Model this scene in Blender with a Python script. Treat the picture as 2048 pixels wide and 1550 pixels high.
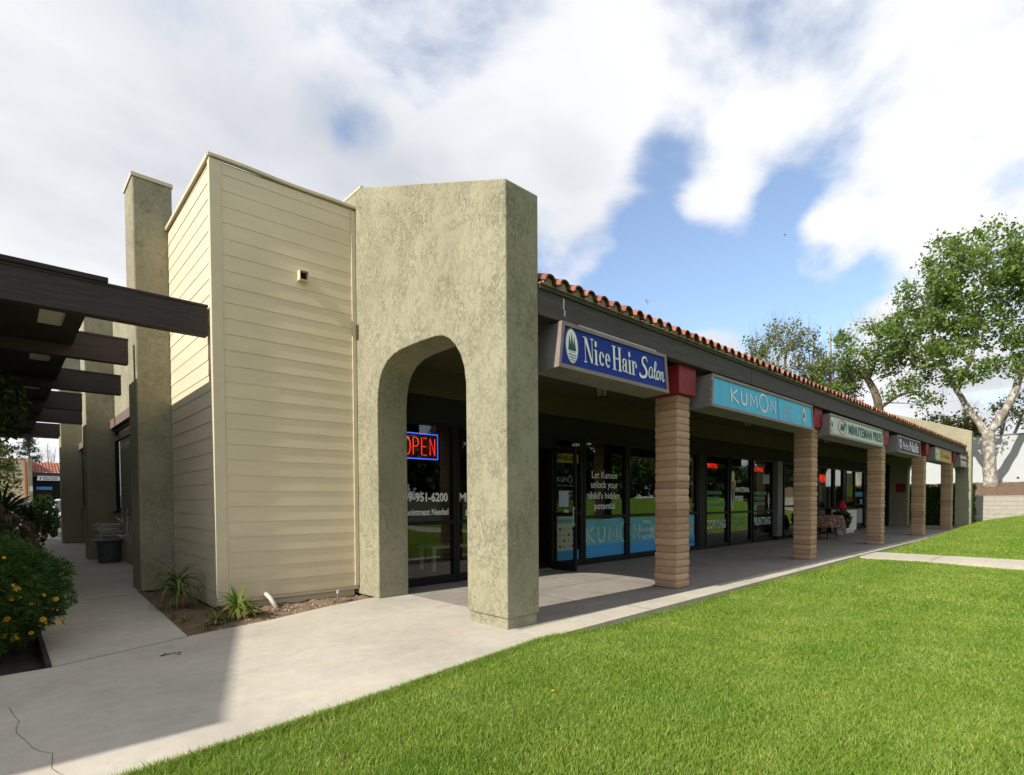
import bpy, bmesh, math, random
import numpy as np
from mathutils import Vector, Matrix, noise
R = math.radians
random.seed(7); rng = np.random.default_rng(7)
for o in list(bpy.data.objects): bpy.data.objects.remove(o)
sc = bpy.context.scene
COL = sc.collection
# ------------------------------------------------------------------ camera
cam = bpy.data.cameras.new('camera'); co = bpy.data.objects.new('camera', cam); COL.objects.link(co)
cam.sensor_width = 36; cam.lens = 1094.6/2048*36
cam.shift_x = -(1028.5-1024)/2048; cam.shift_y = (1030.2-775)/2048
cam.clip_start = .05; cam.clip_end = 2000
Rv = Vector((0.72785775, -0.68571136, -0.00479799)); Uv = Vector((0.02144134, 0.01576459, 0.99964581))
Fv = Vector((0.68539285, 0.72770283, -0.02617695))
m = Matrix((Rv, Uv, -Fv)).transposed().to_4x4(); m.translation = (0, 0, 1.25)
co.matrix_world = m; sc.camera = co
# ------------------------------------------------------------------ light
sc.view_settings.view_transform = 'Standard'; sc.view_settings.look = 'None'
sc.view_settings.exposure = 0.58; sc.view_settings.gamma = 1
EL, AZ = R(37.8), R(-1.2)
sund = Vector((-math.cos(EL)*math.cos(AZ), -math.cos(EL)*math.sin(AZ), math.sin(EL)))
sl = bpy.data.lights.new('sun', 'SUN'); sl.energy = 4.3; sl.angle = R(.55); sl.color = (1, .95, .86)
so = bpy.data.objects.new('sun', sl); COL.objects.link(so); so.location = (-20, 0, 30)
so.rotation_euler = sund.to_track_quat('Z', 'Y').to_euler()

w = bpy.data.worlds.new('World'); sc.world = w; w.use_nodes = True
nt = w.node_tree; nt.nodes.clear()
def N(tree, t, **k):
    n = tree.nodes.new(t)
    for a, v in k.items():
        if a.startswith('i_'): n.inputs[int(a[2:]) if a[2:].isdigit() else a[2:]].default_value = v
        else: setattr(n, a, v)
    return n
def L(tree, a, b): tree.links.new(a, b)
out = N(nt, 'ShaderNodeOutputWorld')
sky = N(nt, 'ShaderNodeTexSky', sky_type='NISHITA', sun_disc=False, sun_elevation=EL, sun_rotation=R(270), air_density=1.0, dust_density=.6, ozone_density=1.6)
bgs = N(nt, 'ShaderNodeBackground'); bgs.inputs[1].default_value = .15
L(nt, sky.outputs[0], bgs.inputs[0])
tc = N(nt, 'ShaderNodeTexCoord')
sep = N(nt, 'ShaderNodeSeparateXYZ'); L(nt, tc.outputs['Generated'], sep.inputs[0])
def M(tree, op, a, b=None, c=None, clamp=False):
    n = tree.nodes.new('ShaderNodeMath'); n.operation = op; n.use_clamp = clamp
    for i, v in enumerate((a, b, c)):
        if v is None: continue
        if isinstance(v, (int, float)): n.inputs[i].default_value = v
        else: tree.links.new(v, n.inputs[i])
    return n.outputs[0]
zz = M(nt, 'ADD', M(nt, 'MAXIMUM', sep.outputs[2], 0.0), .22)
comb = N(nt, 'ShaderNodeCombineXYZ')
L(nt, M(nt, 'DIVIDE', sep.outputs[0], zz), comb.inputs[0]); L(nt, M(nt, 'DIVIDE', sep.outputs[1], zz), comb.inputs[1])
n1 = N(nt, 'ShaderNodeTexNoise'); n1.inputs['Scale'].default_value = 2.1; n1.inputs['Detail'].default_value = 10; n1.inputs['Roughness'].default_value = .55; n1.inputs['Distortion'].default_value = .25
L(nt, comb.outputs[0], n1.inputs['Vector'])
n2 = N(nt, 'ShaderNodeTexNoise'); n2.inputs['Scale'].default_value = .9; n2.inputs['Detail'].default_value = 5; n2.inputs['Roughness'].default_value = .5
mp = N(nt, 'ShaderNodeMapping'); mp.inputs['Location'].default_value = (5.1, 2.7, 1.2); L(nt, comb.outputs[0], mp.inputs[0]); L(nt, mp.outputs[0], n2.inputs['Vector'])
def dirpix(px, py):
    v = Fv + Rv*((px-1028.5)/1094.6) - Uv*((py-1030.2)/1094.6); return v.normalized()
def blob(px, py, rdeg, amt):
    vd = N(nt, 'ShaderNodeVectorMath', operation='DOT_PRODUCT'); L(nt, tc.outputs['Generated'], vd.inputs[0]); vd.inputs[1].default_value = dirpix(px, py)
    mr = N(nt, 'ShaderNodeMapRange', interpolation_type='SMOOTHSTEP'); L(nt, vd.outputs['Value'], mr.inputs[0])
    mr.inputs[1].default_value = math.cos(R(rdeg)); mr.inputs[2].default_value = 1; mr.inputs[3].default_value = 0; mr.inputs[4].default_value = amt
    return mr.outputs[0]
dens = M(nt, 'MULTIPLY_ADD', n1.outputs['Fac'], 1.9, -.27)
for b in ((1130,590,10,-.30),(1290,560,9,-.34),(1420,500,9,-.30),(1500,560,8,-.28),(1330,400,6,-.20),(1640,420,6,-.22),(1600,620,8,-.22),(1250,620,6,-.2),(1710,560,5,-.12),(1560,20,4,-.04),(950,60,24,.03),(1400,120,14,.05),(1280,370,5,-.2),(1340,300,4,-.1),(1300,650,8,-.2),(1180,680,7,-.16),(1500,640,6,-.12),
          (690,250,5,-.17),(735,290,3.5,-.15),(640,215,4,-.10),(1990,430,5,-.12),(1600,340,5,-.12),
          (1215,555,4.5,.42),(1120,600,3,.2),(1440,425,5,.22),(1640,500,4,.2),(1650,490,5,.22),(1800,640,6,.14),(1660,585,6,-.20),(1790,540,5,-.14),(1430,430,6,.13),(1490,480,4,.10),(1750,690,6,.14),(1430,690,6,.25),(1900,230,14,.16),(300,200,22,.16),(1000,150,18,.16),(200,480,16,.16)):
    dens = M(nt, 'ADD', dens, blob(*b))
dens = M(nt, 'ADD', dens, M(nt, 'MULTIPLY', M(nt, 'SUBTRACT', .3, sep.outputs[2], clamp=True), .25))
cm = N(nt, 'ShaderNodeMapRange', interpolation_type='SMOOTHSTEP'); L(nt, dens, cm.inputs[0]); cm.inputs[1].default_value = .37; cm.inputs[2].default_value = .77; cm.inputs[3].default_value = .07
thick = M(nt, 'ADD', M(nt, 'MULTIPLY', n2.outputs['Fac'], 1.0), M(nt, 'MULTIPLY', n1.outputs['Fac'], .42)); thick = M(nt, 'SUBTRACT', thick, .09)
cr = N(nt, 'ShaderNodeValToRGB'); L(nt, thick, cr.inputs[0])
e = cr.color_ramp.elements; e[0].position = .50; e[0].color = (.98, .99, 1.0, 1); e[1].position = .82; e[1].color = (.62, .65, .70, 1)
k = e.new(.62); k.color = (.90, .915, .945, 1)
bgc = N(nt, 'ShaderNodeBackground'); L(nt, cr.outputs[0], bgc.inputs[0]); bgc.inputs[1].default_value = .71
mx = N(nt, 'ShaderNodeMixShader'); L(nt, cm.outputs[0], mx.inputs[0]); L(nt, bgs.outputs[0], mx.inputs[1]); L(nt, bgc.outputs[0], mx.inputs[2])
L(nt, mx.outputs[0], out.inputs[0])

# ------------------------------------------------------------------ materials
MATS = {}
def ramp(t, fac, stops):
    n = N(t, 'ShaderNodeValToRGB'); L(t, fac, n.inputs[0])
    while len(n.color_ramp.elements) < len(stops): n.color_ramp.elements.new(.5)
    for el, (p, c) in zip(n.color_ramp.elements, stops): el.position = p; el.color = (*c, 1)
    return n.outputs[0]
def noisen(t, vec, scale, detail=4, rough=.55, dist=0, dim='3D'):
    n = N(t, 'ShaderNodeTexNoise'); n.inputs['Scale'].default_value = scale; n.inputs['Detail'].default_value = detail
    n.inputs['Roughness'].default_value = rough; n.inputs['Distortion'].default_value = dist
    if vec is not None: L(t, vec, n.inputs['Vector'])
    return n.outputs['Fac']
def mixc(t, f, a, b, blend='MIX'):
    n = N(t, 'ShaderNodeMix', data_type='RGBA', blend_type=blend)
    for i, v in ((0, f), (6, a), (7, b)):
        if isinstance(v, (int, float)): n.inputs[i].default_value = v
        elif isinstance(v, tuple): n.inputs[i].default_value = (*v, 1)
        else: L(t, v, n.inputs[i])
    return n.outputs[2]
def newmat(name, rough=.8, spec=.3):
    mt = bpy.data.materials.new(name); mt.use_nodes = True; t = mt.node_tree
    b = t.nodes['Principled BSDF']; b.inputs['Roughness'].default_value = rough; b.inputs['Specular IOR Level'].default_value = spec
    MATS[name] = mt
    tcn = N(t, 'ShaderNodeNewGeometry'); return mt, t, b, tcn.outputs['Position']
def bump(t, b, h, strength=.5, dist=.01):
    n = N(t, 'ShaderNodeBump'); n.inputs['Strength'].default_value = strength; n.inputs['Distance'].default_value = dist
    L(t, h, n.inputs['Height']); L(t, n.outputs[0], b.inputs['Normal'])
def scalev(t, v, s):
    n = N(t, 'ShaderNodeMapping'); n.inputs['Scale'].default_value = s; L(t, v, n.inputs[0]); return n.outputs[0]
def simple(name, c, rough=.7, var=.12, scale=6, bs=0, bd=.005, bsc=60, spec=.3, metal=0, emit=None):
    mt, t, b, p = newmat(name, rough, spec)
    f = noisen(t, p, scale, 5, .6)
    L(t, ramp(t, f, [(.3, tuple(x*(1-var) for x in c)), (.7, tuple(min(1, x*(1+var)) for x in c))]), b.inputs['Base Color'])
    b.inputs['Metallic'].default_value = metal
    if bs: bump(t, b, noisen(t, p, bsc, 4, .6), bs, bd)
    if emit: b.inputs['Emission Color'].default_value = (*c, 1); b.inputs['Emission Strength'].default_value = emit
    return mt
def stucco(name, c, dark=.72, strength=1.0):
    mt, t, b, p = newmat(name, .9, .15)
    pv = scalev(t, p, (1, 1, .78))
    def edge(sc_, det, rg, lo, hi, dist=.25, off=None):
        n_ = N(t, 'ShaderNodeMapRange', interpolation_type='SMOOTHSTEP'); L(t, noisen(t, pv, sc_, det, rg, dist), n_.inputs[0]); n_.inputs[1].default_value = lo; n_.inputs[2].default_value = hi; return n_.outputs[0]
    e1 = edge(10, 8, .74, .52, .545, .1); e2 = edge(27, 6, .72, .54, .57, .1); e3 = edge(4.2, 9, .72, .50, .515, .1)
    mk = edge(2.2, 3, .6, .42, .62)
    fine = noisen(t, p, 120, 4, .65)
    h = M(t, 'ADD', M(t, 'MULTIPLY', M(t, 'MULTIPLY', e1, M(t, 'MULTIPLY_ADD', mk, .6, .4)), .36), M(t, 'MULTIPLY', M(t, 'MULTIPLY', e2, M(t, 'MULTIPLY_ADD', mk, .8, .2)), .28))
    h = M(t, 'ADD', h, M(t, 'MULTIPLY', e3, .2)); h = M(t, 'ADD', h, M(t, 'MULTIPLY', fine, .13))
    h = M(t, 'ADD', h, M(t, 'MULTIPLY', noisen(t, pv, 5, 4, .6), .4)); pl = N(t, 'ShaderNodeMapRange'); L(t, e1, pl.inputs[0])
    big = noisen(t, p, 1.1, 4, .6)
    col = ramp(t, big, [(.3, tuple(x*.86 for x in c)), (.7, tuple(x*1.08 for x in c))])
    col = mixc(t, M(t, 'MULTIPLY', pl.outputs[0], .12), col, tuple(x*1.2 for x in c))
    blot = N(t, 'ShaderNodeMapRange'); L(t, noisen(t, p, 2.4, 6, .7, .3), blot.inputs[0]); blot.inputs[1].default_value = .5; blot.inputs[2].default_value = .72
    col = mixc(t, M(t, 'MULTIPLY', blot.outputs[0], .35, clamp=True), col, (c[0]*.80, c[1]*.72, c[2]*.62))
    # dirt splash near ground + streaks
    sp = N(t, 'ShaderNodeSeparateXYZ'); L(t, p, sp.inputs[0])
    streak = noisen(t, scalev(t, p, (9, 9, .5)), 1, 4, .6)
    st = M(t, 'MULTIPLY', M(t, 'GREATER_THAN', streak, .0), M(t, 'SUBTRACT', streak, .5, clamp=True))
    col = mixc(t, M(t, 'MULTIPLY', st, .7, clamp=True), col, tuple(x*dark*.8 for x in c))
    L(t, col, b.inputs['Base Color']); bump(t, b, h, strength, .0105)
    return mt
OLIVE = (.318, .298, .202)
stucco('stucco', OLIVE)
stucco('stucco_shaded', (.085, .073, .046), strength=.45)  # smoother olive stucco, its colour darkened to stand for arcade shade
def siding_mat():
    mt, t, b, p = newmat('siding', .6, .3)
    c = (.655, .555, .385)
    big = noisen(t, scalev(t, p, (1.2, 1.2, 5)), 1, 4, .6)
    col = ramp(t, big, [(.3, tuple(x*.93 for x in c)), (.7, tuple(x*1.05 for x in c))])
    sp = N(t, 'ShaderNodeSeparateXYZ'); L(t, p, sp.inputs[0])
    low = M(t, 'MULTIPLY', M(t, 'SUBTRACT', .9, sp.outputs[2], clamp=True), noisen(t, p, 3, 4, .6))
    col = mixc(t, M(t, 'MULTIPLY', low, .5, clamp=True), col, (.36, .29, .17))
    L(t, col, b.inputs['Base Color'])
    g = N(t, 'ShaderNodeTexWave', wave_type='BANDS', bands_direction='Z'); g.inputs['Scale'].default_value = 26; g.inputs['Distortion'].default_value = 9; g.inputs['Detail'].default_value = 3; g.inputs['Detail Scale'].default_value = 1.2
    L(t, scalev(t, p, (.5, .5, 1.6)), g.inputs['Vector'])
    bump(t, b, g.outputs['Fac'], .22, .002)
siding_mat()
simple('siding_trim', (.58, .505, .35), .6, .06, 4, .15, .002, 90)
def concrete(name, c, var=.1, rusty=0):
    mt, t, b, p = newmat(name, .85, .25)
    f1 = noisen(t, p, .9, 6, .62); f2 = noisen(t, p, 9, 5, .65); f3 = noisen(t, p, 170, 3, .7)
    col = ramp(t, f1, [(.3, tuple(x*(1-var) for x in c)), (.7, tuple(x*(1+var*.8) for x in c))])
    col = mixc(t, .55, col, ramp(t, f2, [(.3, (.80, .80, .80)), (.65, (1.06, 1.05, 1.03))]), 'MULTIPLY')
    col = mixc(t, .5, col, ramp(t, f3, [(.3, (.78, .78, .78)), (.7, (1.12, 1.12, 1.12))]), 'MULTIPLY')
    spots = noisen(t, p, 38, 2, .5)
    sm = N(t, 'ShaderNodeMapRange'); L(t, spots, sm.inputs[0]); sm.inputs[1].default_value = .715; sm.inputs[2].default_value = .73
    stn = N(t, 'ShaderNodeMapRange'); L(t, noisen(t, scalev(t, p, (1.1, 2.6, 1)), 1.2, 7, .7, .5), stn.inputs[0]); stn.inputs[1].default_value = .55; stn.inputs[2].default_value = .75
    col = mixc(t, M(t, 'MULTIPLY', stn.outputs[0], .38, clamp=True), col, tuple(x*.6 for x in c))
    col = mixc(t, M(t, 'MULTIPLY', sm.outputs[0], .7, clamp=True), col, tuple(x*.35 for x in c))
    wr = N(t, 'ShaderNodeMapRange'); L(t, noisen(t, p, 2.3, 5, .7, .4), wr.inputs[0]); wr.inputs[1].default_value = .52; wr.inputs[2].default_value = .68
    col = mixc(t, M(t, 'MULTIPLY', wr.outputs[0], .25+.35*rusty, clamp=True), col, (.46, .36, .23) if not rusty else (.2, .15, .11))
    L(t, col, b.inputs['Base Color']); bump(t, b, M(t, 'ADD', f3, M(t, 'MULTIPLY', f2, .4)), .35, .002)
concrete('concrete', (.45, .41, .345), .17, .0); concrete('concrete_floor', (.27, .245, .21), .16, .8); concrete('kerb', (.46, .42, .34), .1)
simple('joint', (.10, .09, .075), .95)
simple('wood_dark', (.03, .023, .021), .75, .3, 3, .5, .004, 40)
def woodbeam(name, c):
    mt, t, b, p = newmat(name, .72, .3)
    f = noisen(t, scalev(t, p, (2.5, 40, 40)), 1, 5, .6)
    col = ramp(t, f, [(.3, tuple(x*.72 for x in c)), (.72, tuple(x*1.25 for x in c))])
    sc_ = noisen(t, scalev(t, p, (9, 60, 90)), 1, 2, .5)
    sm = N(t, 'ShaderNodeMapRange'); L(t, sc_, sm.inputs[0]); sm.inputs[1].default_value = .72; sm.inputs[2].default_value = .75
    col = mixc(t, M(t, 'MULTIPLY', sm.outputs[0], .5, clamp=True), col, tuple(x*3.5 for x in c))
    L(t, col, b.inputs['Base Color']); bump(t, b, f, .5, .004)
woodbeam('beam', (.045, .034, .032)); woodbeam('fascia', (.074, .062, .056))
simple('brown_trim', (.17, .125, .10), .7, .1, 5, .2)
simple('alu_bronze', (.009, .0085, .008), .5, .15, 5, 0, spec=.2)
simple('header_dark', (.013, .012, .010), .8, .15)
simple('interior', (.055, .052, .045), .9, .2, 2)
simple('interior_floor', (.09, .08, .07), .6, .2, 2)
def tile_mat():
    mt, t, b, p = newmat('terracotta', .8, .2)
    f = noisen(t, scalev(t, p, (4.5, 2.3, 2.3)), 1, 3, .5); f2 = noisen(t, p, 30, 4, .6)
    col = ramp(t, f, [(.3, (.22, .075, .047)), (.5, (.31, .12, .075)), (.7, (.41, .20, .13))])
    col = mixc(t, .5, col, ramp(t, f2, [(.3, (.65, .62, .6)), (.7, (1.1, 1.1, 1.1))]), 'MULTIPLY')
    L(t, col, b.inputs['Base Color']); bump(t, b, f2, .3, .004)
tile_mat()
simple('tile_edge', (.10, .042, .028), .85, .3, 12)
simple('mortar', (.30, .235, .15), .9, .15, 9, .5, .004, 50)
simple('red_cap', (.24, .018, .017), .55, .22, 7, .2, .003, 60)
def block_mat():
    mt, t, b, p = newmat('slump_block', .9, .15)
    sp = N(t, 'ShaderNodeSeparateXYZ'); L(t, p, sp.inputs[0])
    course = M(t, 'FLOOR', M(t, 'DIVIDE', sp.outputs[2], .1007))
    cmb = N(t, 'ShaderNodeCombineXYZ'); L(t, course, cmb.inputs[2]); L(t, M(t, 'FLOOR', M(t, 'DIVIDE', sp.outputs[0], 2.)), cmb.inputs[0])
    wn = N(t, 'ShaderNodeTexWhiteNoise', noise_dimensions='3D'); L(t, cmb.outputs[0], wn.inputs['Vector'])
    col = ramp(t, wn.outputs['Value'], [(0, (.37, .225, .14)), (.5, (.45, .30, .195)), (1, (.53, .35, .23))])
    f = noisen(t, p, 14, 5, .65)
    col = mixc(t, .6, col, ramp(t, f, [(.3, (.78, .74, .70)), (.7, (1.12, 1.1, 1.08))]), 'MULTIPLY')
    fr = M(t, 'FRACT', M(t, 'DIVIDE', sp.outputs[2], .1007))
    jt = M(t, 'GREATER_THAN', M(t, 'ABSOLUTE', M(t, 'SUBTRACT', fr, .5)), .44)
    col = mixc(t, M(t, 'MULTIPLY', jt, .45), col, (.25, .19, .13))
    s = noisen(t, scalev(t, p, (30, 30, 60)), 1, 2, .5)
    sm = N(t, 'ShaderNodeMapRange'); L(t, s, sm.inputs[0]); sm.inputs[1].default_value = .74; sm.inputs[2].default_value = .76
    col = mixc(t, M(t, 'MULTIPLY', sm.outputs[0], .8, clamp=True), col, (.75, .72, .66))
    L(t, col, b.inputs['Base Color']); bump(t, b, M(t, 'ADD', f, noisen(t, p, 90, 3, .6)), .5, .006)
block_mat()
def glass_mat(name, tint=.82, refl=1.0):
    mt = bpy.data.materials.new(name); mt.use_nodes = True; t = mt.node_tree; t.nodes.clear(); MATS[name] = mt
    o = N(t, 'ShaderNodeOutputMaterial'); tr = N(t, 'ShaderNodeBsdfTransparent'); tr.inputs[0].default_value = (tint, tint*1.02, tint*.98, 1)
    g = N(t, 'ShaderNodeBsdfGlossy'); g.inputs['Roughness'].default_value = .015; g.inputs[0].default_value = (.95, .97, .95, 1)
    fr = N(t, 'ShaderNodeFresnel'); fr.inputs[0].default_value = 1.55
    geo = N(t, 'ShaderNodeNewGeometry'); bp = N(t, 'ShaderNodeBump'); bp.inputs['Strength'].default_value = .06; bp.inputs['Distance'].default_value = .02
    L(t, noisen(t, geo.outputs['Position'], 1.3, 1, .4), bp.inputs['Height']); L(t, bp.outputs[0], g.inputs['Normal'])
    mxx = N(t, 'ShaderNodeMixShader'); L(t, M(t, 'MULTIPLY', M(t, 'MULTIPLY_ADD', fr.outputs[0], 1.5*refl, .02, clamp=True), M(t, 'SUBTRACT', 1, geo.outputs['Backfacing'])), mxx.inputs[0]); L(t, tr.outputs[0], mxx.inputs[1]); L(t, g.outputs[0], mxx.inputs[2]); L(t, mxx.outputs[0], o.inputs[0])
glass_mat('glass')
def leafmat(name, cols, trans=.35, rough=.5):
    mt, t, b, p = newmat(name, rough, .3)
    g = N(t, 'ShaderNodeNewGeometry')
    f = M(t, 'ADD', M(t, 'MULTIPLY', g.outputs['Random Per Island'], .6), M(t, 'MULTIPLY', noisen(t, p, 1.6, 3, .6), .4))
    n = len(cols); col = ramp(t, f, [(.15+.7*i/(n-1), c) for i, c in enumerate(cols)])
    L(t, col, b.inputs['Base Color'])
    tl = N(t, 'ShaderNodeBsdfTranslucent'); L(t, col, tl.inputs[0])
    mxx = N(t, 'ShaderNodeMixShader'); mxx.inputs[0].default_value = trans
    o = t.nodes['Material Output']; L(t, b.outputs[0], mxx.inputs[1]); L(t, tl.outputs[0], mxx.inputs[2]); L(t, mxx.outputs[0], o.inputs[0])
leafmat('leaf_sycamore', [(.07, .135, .016), (.14, .24, .035), (.24, .33, .07)], .5)
leafmat('leaf_sparse', [(.07, .10, .02), (.13, .18, .04), (.20, .22, .07)], .4)
leafmat('leaf_brown', [(.09, .06, .03), (.11, .12, .03), (.14, .16, .05)], .3)
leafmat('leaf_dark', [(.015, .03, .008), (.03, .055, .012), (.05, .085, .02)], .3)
leafmat('leaf_bush', [(.022, .055, .008), (.045, .10, .014), (.085, .16, .03)], .35)
leafmat('leaf_red', [(.05, .03, .02), (.10, .05, .025), (.06, .08, .02)], .3)
leafmat('leaf_yellow', [(.10, .13, .02), (.18, .20, .03), (.25, .24, .05)], .4)
leafmat('leaf_pine', [(.015, .035, .012), (.03, .06, .02)], .2)
leafmat('leaf_strap', [(.06, .11, .015), (.11, .18, .025), (.19, .23, .04)], .35, .35)
simple('leaf_strap_dry', (.26, .15, .06), .8, .3, 20)
leafmat('petal', [(.72, .36, .01), (.80, .48, .02)], .3)
simple('flower_eye', (.45, .2, .01), .8)
leafmat('grass', [(.11, .195, .013), (.20, .31, .028), (.25, .37, .05), (.38, .42, .14)], .4, .55)
_t = MATS['grass'].node_tree; _g = N(_t, 'ShaderNodeNewGeometry')
_f = noisen(_t, _g.outputs['Position'], .9, 5, .65)
_b = _t.nodes['Principled BSDF']; _old = _b.inputs['Base Color'].links[0].from_socket
_c = mixc(_t, 1.0, _old, ramp(_t, M(_t, 'ADD', _f, M(_t, 'MULTIPLY', noisen(_t, scalev(_t, _g.outputs['Position'], (.12, 2.6, .1)), 1, 2, .5), .5)), [(.60, (.80, .90, .74)), (.75, (1, 1, 1)), (.92, (1.25, 1.12, 1.2))]), 'MULTIPLY')
L(_t, _c, _b.inputs['Base Color'])
def lawn_base():
    mt, t, b, p = newmat('lawn_base', .95, .05)
    f = noisen(t, p, 60, 4, .7)
    L(t, ramp(t, f, [(.3, (.07, .135, .012)), (.55, (.125, .23, .022)), (.75, (.19, .29, .045))]), b.inputs['Base Color']); bump(t, b, f, .8, .03)
lawn_base()
def soil(name, c):
    mt, t, b, p = newmat(name, .95, .1)
    f = noisen(t, p, 5, 6, .65); f2 = noisen(t, p, 60, 4, .7)
    col = ramp(t, f, [(.3, tuple(x*.7 for x in c)), (.7, tuple(x*1.25 for x in c))])
    s = N(t, 'ShaderNodeMapRange'); L(t, noisen(t, p, 45, 2, .5), s.inputs[0]); s.inputs[1].default_value = .66; s.inputs[2].default_value = .69
    col = mixc(t, M(t, 'MULTIPLY', s.outputs[0], .8, clamp=True), col, tuple(min(.6, x*2.2) for x in c))
    L(t, col, b.inputs['Base Color']); bump(t, b, M(t, 'ADD', f2, f), .8, .03)
soil('soil', (.20, .135, .085)); soil('soil_dark', (.06, .045, .035)); soil('mulch', (.17, .115, .075))
simple('asphalt', (.075, .073, .072), .9, .15, 2, .4, .006, 80)
simple('white_wall', (.43, .45, .445), .9, .05, .7, .1)
simple('white_paint', (.78, .77, .73), .5, .04)
simple('white_vinyl', (.78, .80, .77), .5, .04)
simple('grey_block', (.36, .33, .28), .9, .1, 4, .4, .006, 50)
simple('grey_metal', (.17, .165, .16), .5, .1, 3)
simple('sign_frame', (.22, .17, .145), .5, .1, 3)
simple('sign_side', (.19, .175, .165), .55, .2, 3)
def signface(name, c, streak=.12):
    mt, t, b, p = newmat(name, .6, .08)
    f = noisen(t, scalev(t, p, (9, 1, .4)), 1, 3, .5)
    L(t, ramp(t, f, [(.3, tuple(x*(1-streak) for x in c)), (.7, tuple(min(1, x*(1+streak)) for x in c))]), b.inputs['Base Color'])
signface('face_blue', (.018, .045, .27), .05); signface('face_sky', (.12, .50, .74), .08); signface('face_pale', (.52, .62, .52), .04)
signface('face_purple', (.10, .045, .14), .05); signface('face_gold', (.62, .33, .05), .05); signface('face_white', (.66, .68, .66), .03)
simple('ink_green', (.012, .075, .045), .5); simple('ink_dark', (.03, .04, .045), .5); simple('ink_teal', (.10, .34, .26), .5)
simple('ink_orange', (.62, .16, .05), .5); simple('ink_red', (.45, .03, .04), .5); simple('ink_gold', (.55, .33, .02), .5)
simple('ink_grey', (.35, .36, .36), .5); simple('ink_silver', (.50, .50, .46), .5); simple('ink_olive', (.16, .20, .02), .5); simple('ink_lightblue', (.17, .42, .62), .5)
simple('film_blue', (.04, .30, .62), .35, .05, 3, spec=.5); simple('film_teal', (.09, .36, .47), .35, .25, 1.5, spec=.5); simple('film_dull', (.42, .55, .47), .4)
simple('yellow_vinyl', (.60, .42, .03), .4, .05); simple('poster', (.52, .55, .40), .5, .1); simple('paper', (.42, .55, .62), .6, .05)
simple('neon_red', (1., .03, .02), .5, 0, emit=1.2); simple('neon_blue', (.07, .13, 1.), .5, 0, emit=1.3); simple('neon_dim', (1., .07, .02), .5, 0, emit=.28)
simple('galv', (.42, .43, .40), .35, .1, 8, metal=.6); simple('black_metal', (.02, .02, .02), .5)
simple('pvc', (.46, .45, .38), .5, .08); simple('bin_blue', (.09, .11, .12), .6, .2, 8); simple('lamp_glass', (.30, .29, .25), .3)
simple('skylight', (.62, .58, .47), .5, .05)
simple('car_dark', (.035, .04, .055), .25, 0, spec=.6); simple('car_light', (.42, .45, .47), .25, 0, spec=.6); simple('car_glass', (.02, .025, .03), .08, 0, spec=.8)
simple('rubber', (.02, .02, .02), .8); simple('chrome', (.6, .6, .6), .2, 0, metal=1); simple('lamp_white', (.7, .7, .7), .15)
simple('red_bag', (.50, .012, .02), .5, .2, 10); simple('curtain', (.36, .42, .38), .8, .35, 4)
simple('bird_dark', (.02, .02, .02), .8); simple('dry_leaf', (.36, .17, .07), .8, .2, 30)
def cloth_mat():
    mt, t, b, p = newmat('cloth', .9, .1)
    v = N(t, 'ShaderNodeTexVoronoi'); v.inputs['Scale'].default_value = 24; L(t, p, v.inputs['Vector'])
    s = N(t, 'ShaderNodeSeparateColor'); L(t, v.outputs['Color'], s.inputs[0])
    L(t, ramp(t, s.outputs[0], [(.2, (.20, .04, .035)), (.45, (.28, .19, .13)), (.6, (.05, .07, .04)), (.85, (.33, .26, .19))]), b.inputs['Base Color'])
cloth_mat()
def bark(name, base, pale):
    mt, t, b, p = newmat(name, .9, .1)
    f = noisen(t, scalev(t, p, (5.5, 5.5, 3.4)), 1, 7, .68, .3)
    L(t, ramp(t, f, [(.42, pale), (.52, base), (.62, tuple(x*.8 for x in base))]), b.inputs['Base Color']); bump(t, b, f, .4, .02)
bark('bark_sycamore', (.23, .19, .15), (.42, .42, .37)); bark('bark_brown', (.10, .075, .05), (.16, .13, .09)); bark('twig', (.25, .20, .16), (.36, .31, .26))

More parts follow.
